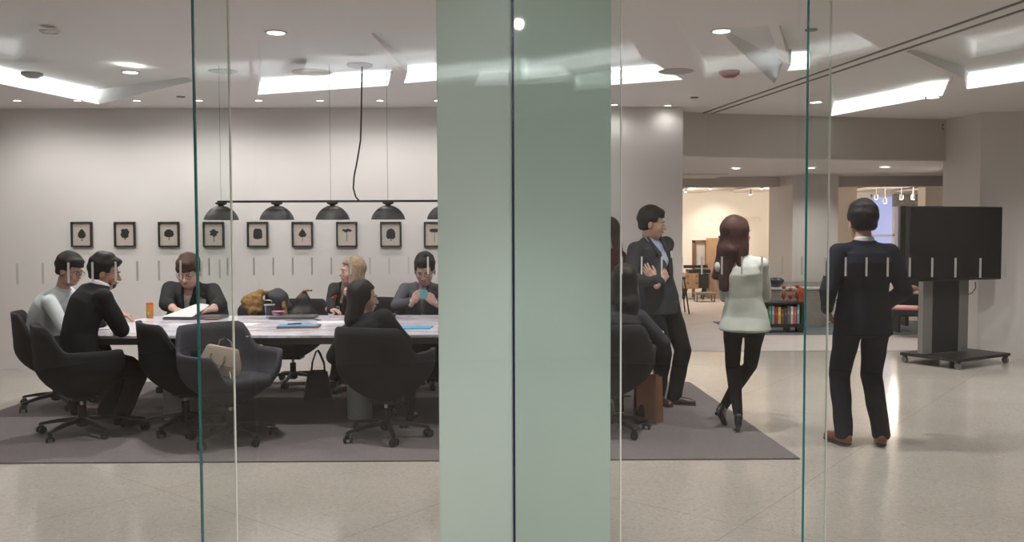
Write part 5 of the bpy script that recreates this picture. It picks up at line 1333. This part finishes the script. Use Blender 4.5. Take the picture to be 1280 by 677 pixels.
for sx in (-.42, .40): MB().tube([(xo + cw * sx, -.12, zl), (xo + cw * sx - .07, -.14, 0)], [.03, .018], 8).build('leg', M['black'], t); MB().tube([(xo + cw * sx, .12, zl), (xo + cw * sx - .05, .14, 0)], [.03, .018], 8).build('leg', M['black'], t)
t = thing('record_player', 'black record player on top of the oak credenza', 'record player', (XD(873, yc), yc, zh + .0))
part_box(t, 'plinth', (0, 0, .045), (.50, .34, .07), M['black'], .01); MB().lathe([(.001, .082), (.15, .084), (.155, .088), (.15, .092), (.001, .092)], n=32).build('platter', M['nearblack'], t, 40)
MB().tube([(.18, .1, .10), (.18, .0, .12), (.1, -.08, .11)], .008, 6).build('tonearm', M['grey_pl'], t); part_box(t, 'lid', (-.03, .14, .14), (.55, .03, .07), M['black'])
yk = 19.2
t = thing('side_stool', 'small low stool with grey seat before the credenza', 'stool', (XD(881, yk), yk, 0))
sz = P(881, 366.5, yk).z
part_box(t, 'seat', (0, 0, sz), (.44, .36, .05), M['grey_pl'], .01)
for sx in (-.19, .19):
    MB().tube([(sx, -.15, sz - .02), (sx, -.15, .01), (sx, .15, .01), (sx, .15, sz - .02)], .010, 6).build('leg_frame', M['black'], t)
ym = 20.5
xl, xr = XD(865.5, ym), XD(891, ym); zt2 = P(875, 300, ym).z
t = thing('display_mirror', 'large walnut-framed white panel standing behind the credenza', 'mirror', ((xl + xr) / 2, ym, 0))
wm = xr - xl
for (c, d) in (((0, 0, zt2 - .03), (wm, .08, .06)), ((-wm / 2 + .03, 0, zt2 / 2), (.06, .08, zt2)), ((wm / 2 - .09, 0, zt2 / 2), (.18, .08, zt2))): part_box(t, 'frame', c, d, M['walnut'])
part_box(t, 'panel', (-.05, .02, zt2 * .6), (wm - .2, .02, zt2 * .78), M['white_box'])
t = thing('wooden_cabinet', 'tall oak cabinet with white door behind the woman in pale blazer', 'cabinet', (XD(905, 20.2), 20.2, 0))
xw = XD(925, 20.2) - XD(885, 20.2)
part_box(t, 'body', (0, 0, .80), (xw, .4, 1.16), M['oak']); part_box(t, 'plinth', (0, 0, .11), (xw, .36, .22), M['oak']); part_box(t, 'top_panel', (.12, .0, 1.40), (xw - .3, .3, .05), M['nearblack'])
o = part_box(None, 'wall_art', (0, 0, 0), (.5, .06, .46), M['redart']); o.location = (XD(963, 21.9), 21.95, P(963, 339, 21.9).z); tag(o, 'red-orange panel on the cream wall, right of the woman in pale blazer', 'wall panel')
# lettering on the cream wall
cu = bpy.data.curves.new('wall_lettering', 'FONT'); cu.body = 'Customers'; cu.size = .36; cu.extrude = .008; cu.offset = -.006; cu.align_x = 'CENTER'
o = bpy.data.objects.new('wall_lettering', cu); COL.objects.link(o)
dg = bpy.context.evaluated_depsgraph_get(); me = bpy.data.meshes.new_from_object(o.evaluated_get(dg)); bpy.data.objects.remove(o)
me.materials.append(mat('peach_letter', (.82, .68, .58), .7)); o = bpy.data.objects.new('wall_lettering', me); COL.objects.link(o); o.rotation_euler = (PI / 2, 0, 0)
c = P(920, 277, 21.98); o.location = c; w0 = me.vertices and (max(v.co.x for v in me.vertices) - min(v.co.x for v in me.vertices)); sc_ = (XD(952, 21.98) - XD(888, 21.98)) / w0; o.scale = (sc_, sc_, 1); o['kind'] = 'structure'; o.name = 'trim_6'

# dark display wall, desk and chairs beyond the television
yd = 14.2
xd0, xd1 = XD(1124, yd), XD(1182, yd); zd = P(1150, 257.5, yd).z
t = thing('display_wall', 'tall near-black freestanding display panel behind the television', 'display panel', ((xd0 + xd1) / 2, yd, 0))
part_box(t, 'panel', (0, 0, zd / 2 + .25), (xd1 - xd0, .08, zd - .5), M['nearblack'])
for sx in (-1, 1): part_box(t, 'foot', (sx * ((xd1 - xd0) / 2 - .08), 0, .26), (.06, .3, .52), M['nearblack'])
t = thing('desk', 'dark desk with pale front edge between the navy-suited man and television', 'desk', (XD(1142, 13.3), 13.3, 0))
zdk = P(1140, 365, 13.3).z
part_box(t, 'top', (0, 0, zdk), (.62, .5, .022), mat('pale_pinkish_desk_edge', (.5, .38, .36), .5)); part_box(t, 'modesty_panel', (0, .1, zdk - .2), (.56, .02, .36), M['nearblack'])
for sx in (-.28, .28): part_box(t, 'leg', (sx, 0, zdk / 2), (.03, .4, zdk - .02), M['nearblack'])
o = MB().ball((0, 0, .05), (.10, .05, .05), 16).tube([(-.12, 0, .03), (-.02, -.02, .075), (.12, 0, .04)], .02, 8).build('desk_ornament', mat('pinkish_brown_ceramic', (.42, .20, .15), .5), None, 60, loc=(XD(1139, 13.3), 13.25, zdk + .012)); tag(o, 'small pinkish-brown ornament on the dark desk', 'ornament')
t = thing('lounge_chair', 'dark chair with pink seat cushion beside the dark desk', 'chair', (XD(1134, 12.75), 12.75, 0), -.5)
part_box(t, 'seat', (0, 0, .36), (.42, .42, .06), M['nearblack']); part_box(t, 'seat_cushion', (0, -.01, .415), (.34, .36, .05), M['pink'], .015); part_box(t, 'backrest', (.2, .05, .6), (.04, .42, .42), M['nearblack'], .01)
for sx in (-.18, .18):
    for sy in (-.18, .18): MB().tube([(sx, sy, .34), (sx * 1.1, sy * 1.1, .0)], [.016, .010], 8).build('leg', M['black'], t)
# stool legs by the folded-arms man
t = thing('bar_stool', 'dark stool seen behind the elbow of the man with folded arms', 'stool', (XD(846, 16.5), 16.5, 0))
for (sx, sy) in ((-.2, -.2), (.2, -.2), (-.2, .2), (.2, .2)): MB().tube([(sx * .6, sy * .6, .64), (sx, sy, 0)], .014, 8).build('leg', M['black'], t)
MB().lathe([(.001, .64), (.17, .64), (.18, .66), (.17, .69), (.001, .69)], n=24).build('seat', M['nearblack'], t, 40)

# small lit spots on showroom tracks
labs = iter([(857, 240, 'far left, over the credenza'), (888, 236, 'above the walnut-framed panel'), (938, 243, 'above the cream wall, right of the woman'), (952, 236, 'nearest the pier'), (1049, 244, 'left of the man in navy'), (1095, 249, 'over the dusk window, left'), (1106, 254, 'hanging before the dusk window'), (1126.5, 249, 'over the dark display panel, left'), (1141.5, 249, 'over the dark display panel, right')])
for (px, py, lab) in labs:
    d_ = 18.4; c = P(px, py, d_)
    t = thing('track_spot', 'small lit ceiling spot ' + lab, 'spotlight', (c.x, c.y, c.z), 0, 'showroom track spots')
    MB().lathe([(.035, .0), (.04, .02), (.035, .10), (.001, .105)], n=16).build('housing', M['white_pl'], t, 40); MB().lathe([(.001, -.01), (.033, .0)], n=16).build('lens', M['led_star'], t)
    MB().tube([(0, 0, .10), (0, 0, max(.12, 2.46 - c.z))], .008, 6).build('stem', M['white_pl'], t)

# ================================================================== LIGHT
w = bpy.data.worlds.new('world'); scene.world = w; w.use_nodes = True
w.node_tree.nodes['Background'].inputs['Color'].default_value = (1, .95, .92, 1); w.node_tree.nodes['Background'].inputs['Strength'].default_value = .02
# spots without fittings over the meeting space, plus added fill over the lobby
for (x, y, e) in ((-3.3, 6.0, 36), (-1.4, 8.0, 30), (.2, 6.6, 30), (-5.2, 7.6, 30), (3.6, 8.5, 40), (5.2, 8.6, 34), (2.6, 6.0, 40), (4.8, 6.2, 30), (7.5, 9.0, 30),
                  (-3, 2.4, 80), (0, 1.2, 90), (3, 2.4, 80), (-3, -1.5, 50), (3, -1.5, 50), (0, -2.6, 50)):
    light('SPOT', 'downward_beam', (x, y, H - .03), e, (1, .955, .93), .06, (0, 0, 0), 2.5, .9)
for (x, tz, e, cone) in ((.05, .15, 90, .75), (.05, 1.95, 38, .6)):  # unseen spots added to light the green panel
    o = light('SPOT', 'panel_fill_spot', (x, .9, 2.88), e, (1, .98, .98), .03, None, cone, .9)
    o.rotation_euler = (Vector((.05, 3.34, tz)) - o.location).to_track_quat('-Z', 'Y').to_euler()
for x, e in ((-5.2, 36), (-3.4, 30), (-1.6, 22), (.2, 22)):  # more unseen spots, added to brighten the picture wall
    o = light('SPOT', 'wall_fill_spot', (x, 8.1, 2.88), e, (1, .955, .935), .1, None, 1.5, .9)
    o.rotation_euler = (Vector((x, 9.95, 1.35)) - o.location).to_track_quat('-Z', 'Y').to_euler()
# showroom
for (x, y, e) in ((3.4, 19.6, 38), (6.0, 19.0, 38), (8.2, 18.5, 48), (2.6, 17.4, 24)):
    light('POINT', 'showroom_lamp', (x, y, 2.2), e, (1, .88, .77), .15)
light('SPOT', 'sign_spot', (XD(905, 21), 20.6, 2.35), 34, (1, .93, .86), .05, (math.radians(55), 0, 0), 1.2, .8)
for (x, y) in ((3, 12.6), (6, 12.6), (3.5, 14.0), (4.9, 13.9), (5.1, 13.2)):  # the beams before the pier are added to brighten it
    light('SPOT', 'low_ceiling_beam', (x, y, 2.36), 16, (1, .93, .87), .06, (0, 0, 0), 2.5, .9)
scene.cycles.max_bounces = 8; scene.cycles.diffuse_bounces = 4; scene.cycles.glossy_bounces = 4; scene.cycles.transparent_max_bounces = 24
scene.cycles.caustics_reflective = False; scene.cycles.caustics_refractive = False
scene.cycles.sample_clamp_indirect = 4.0
scene.view_settings.view_transform = 'Standard'; scene.view_settings.look = 'None'
scene.view_settings.exposure = 1.08; scene.view_settings.gamma = 1.0; scene.view_settings.use_curve_mapping = False
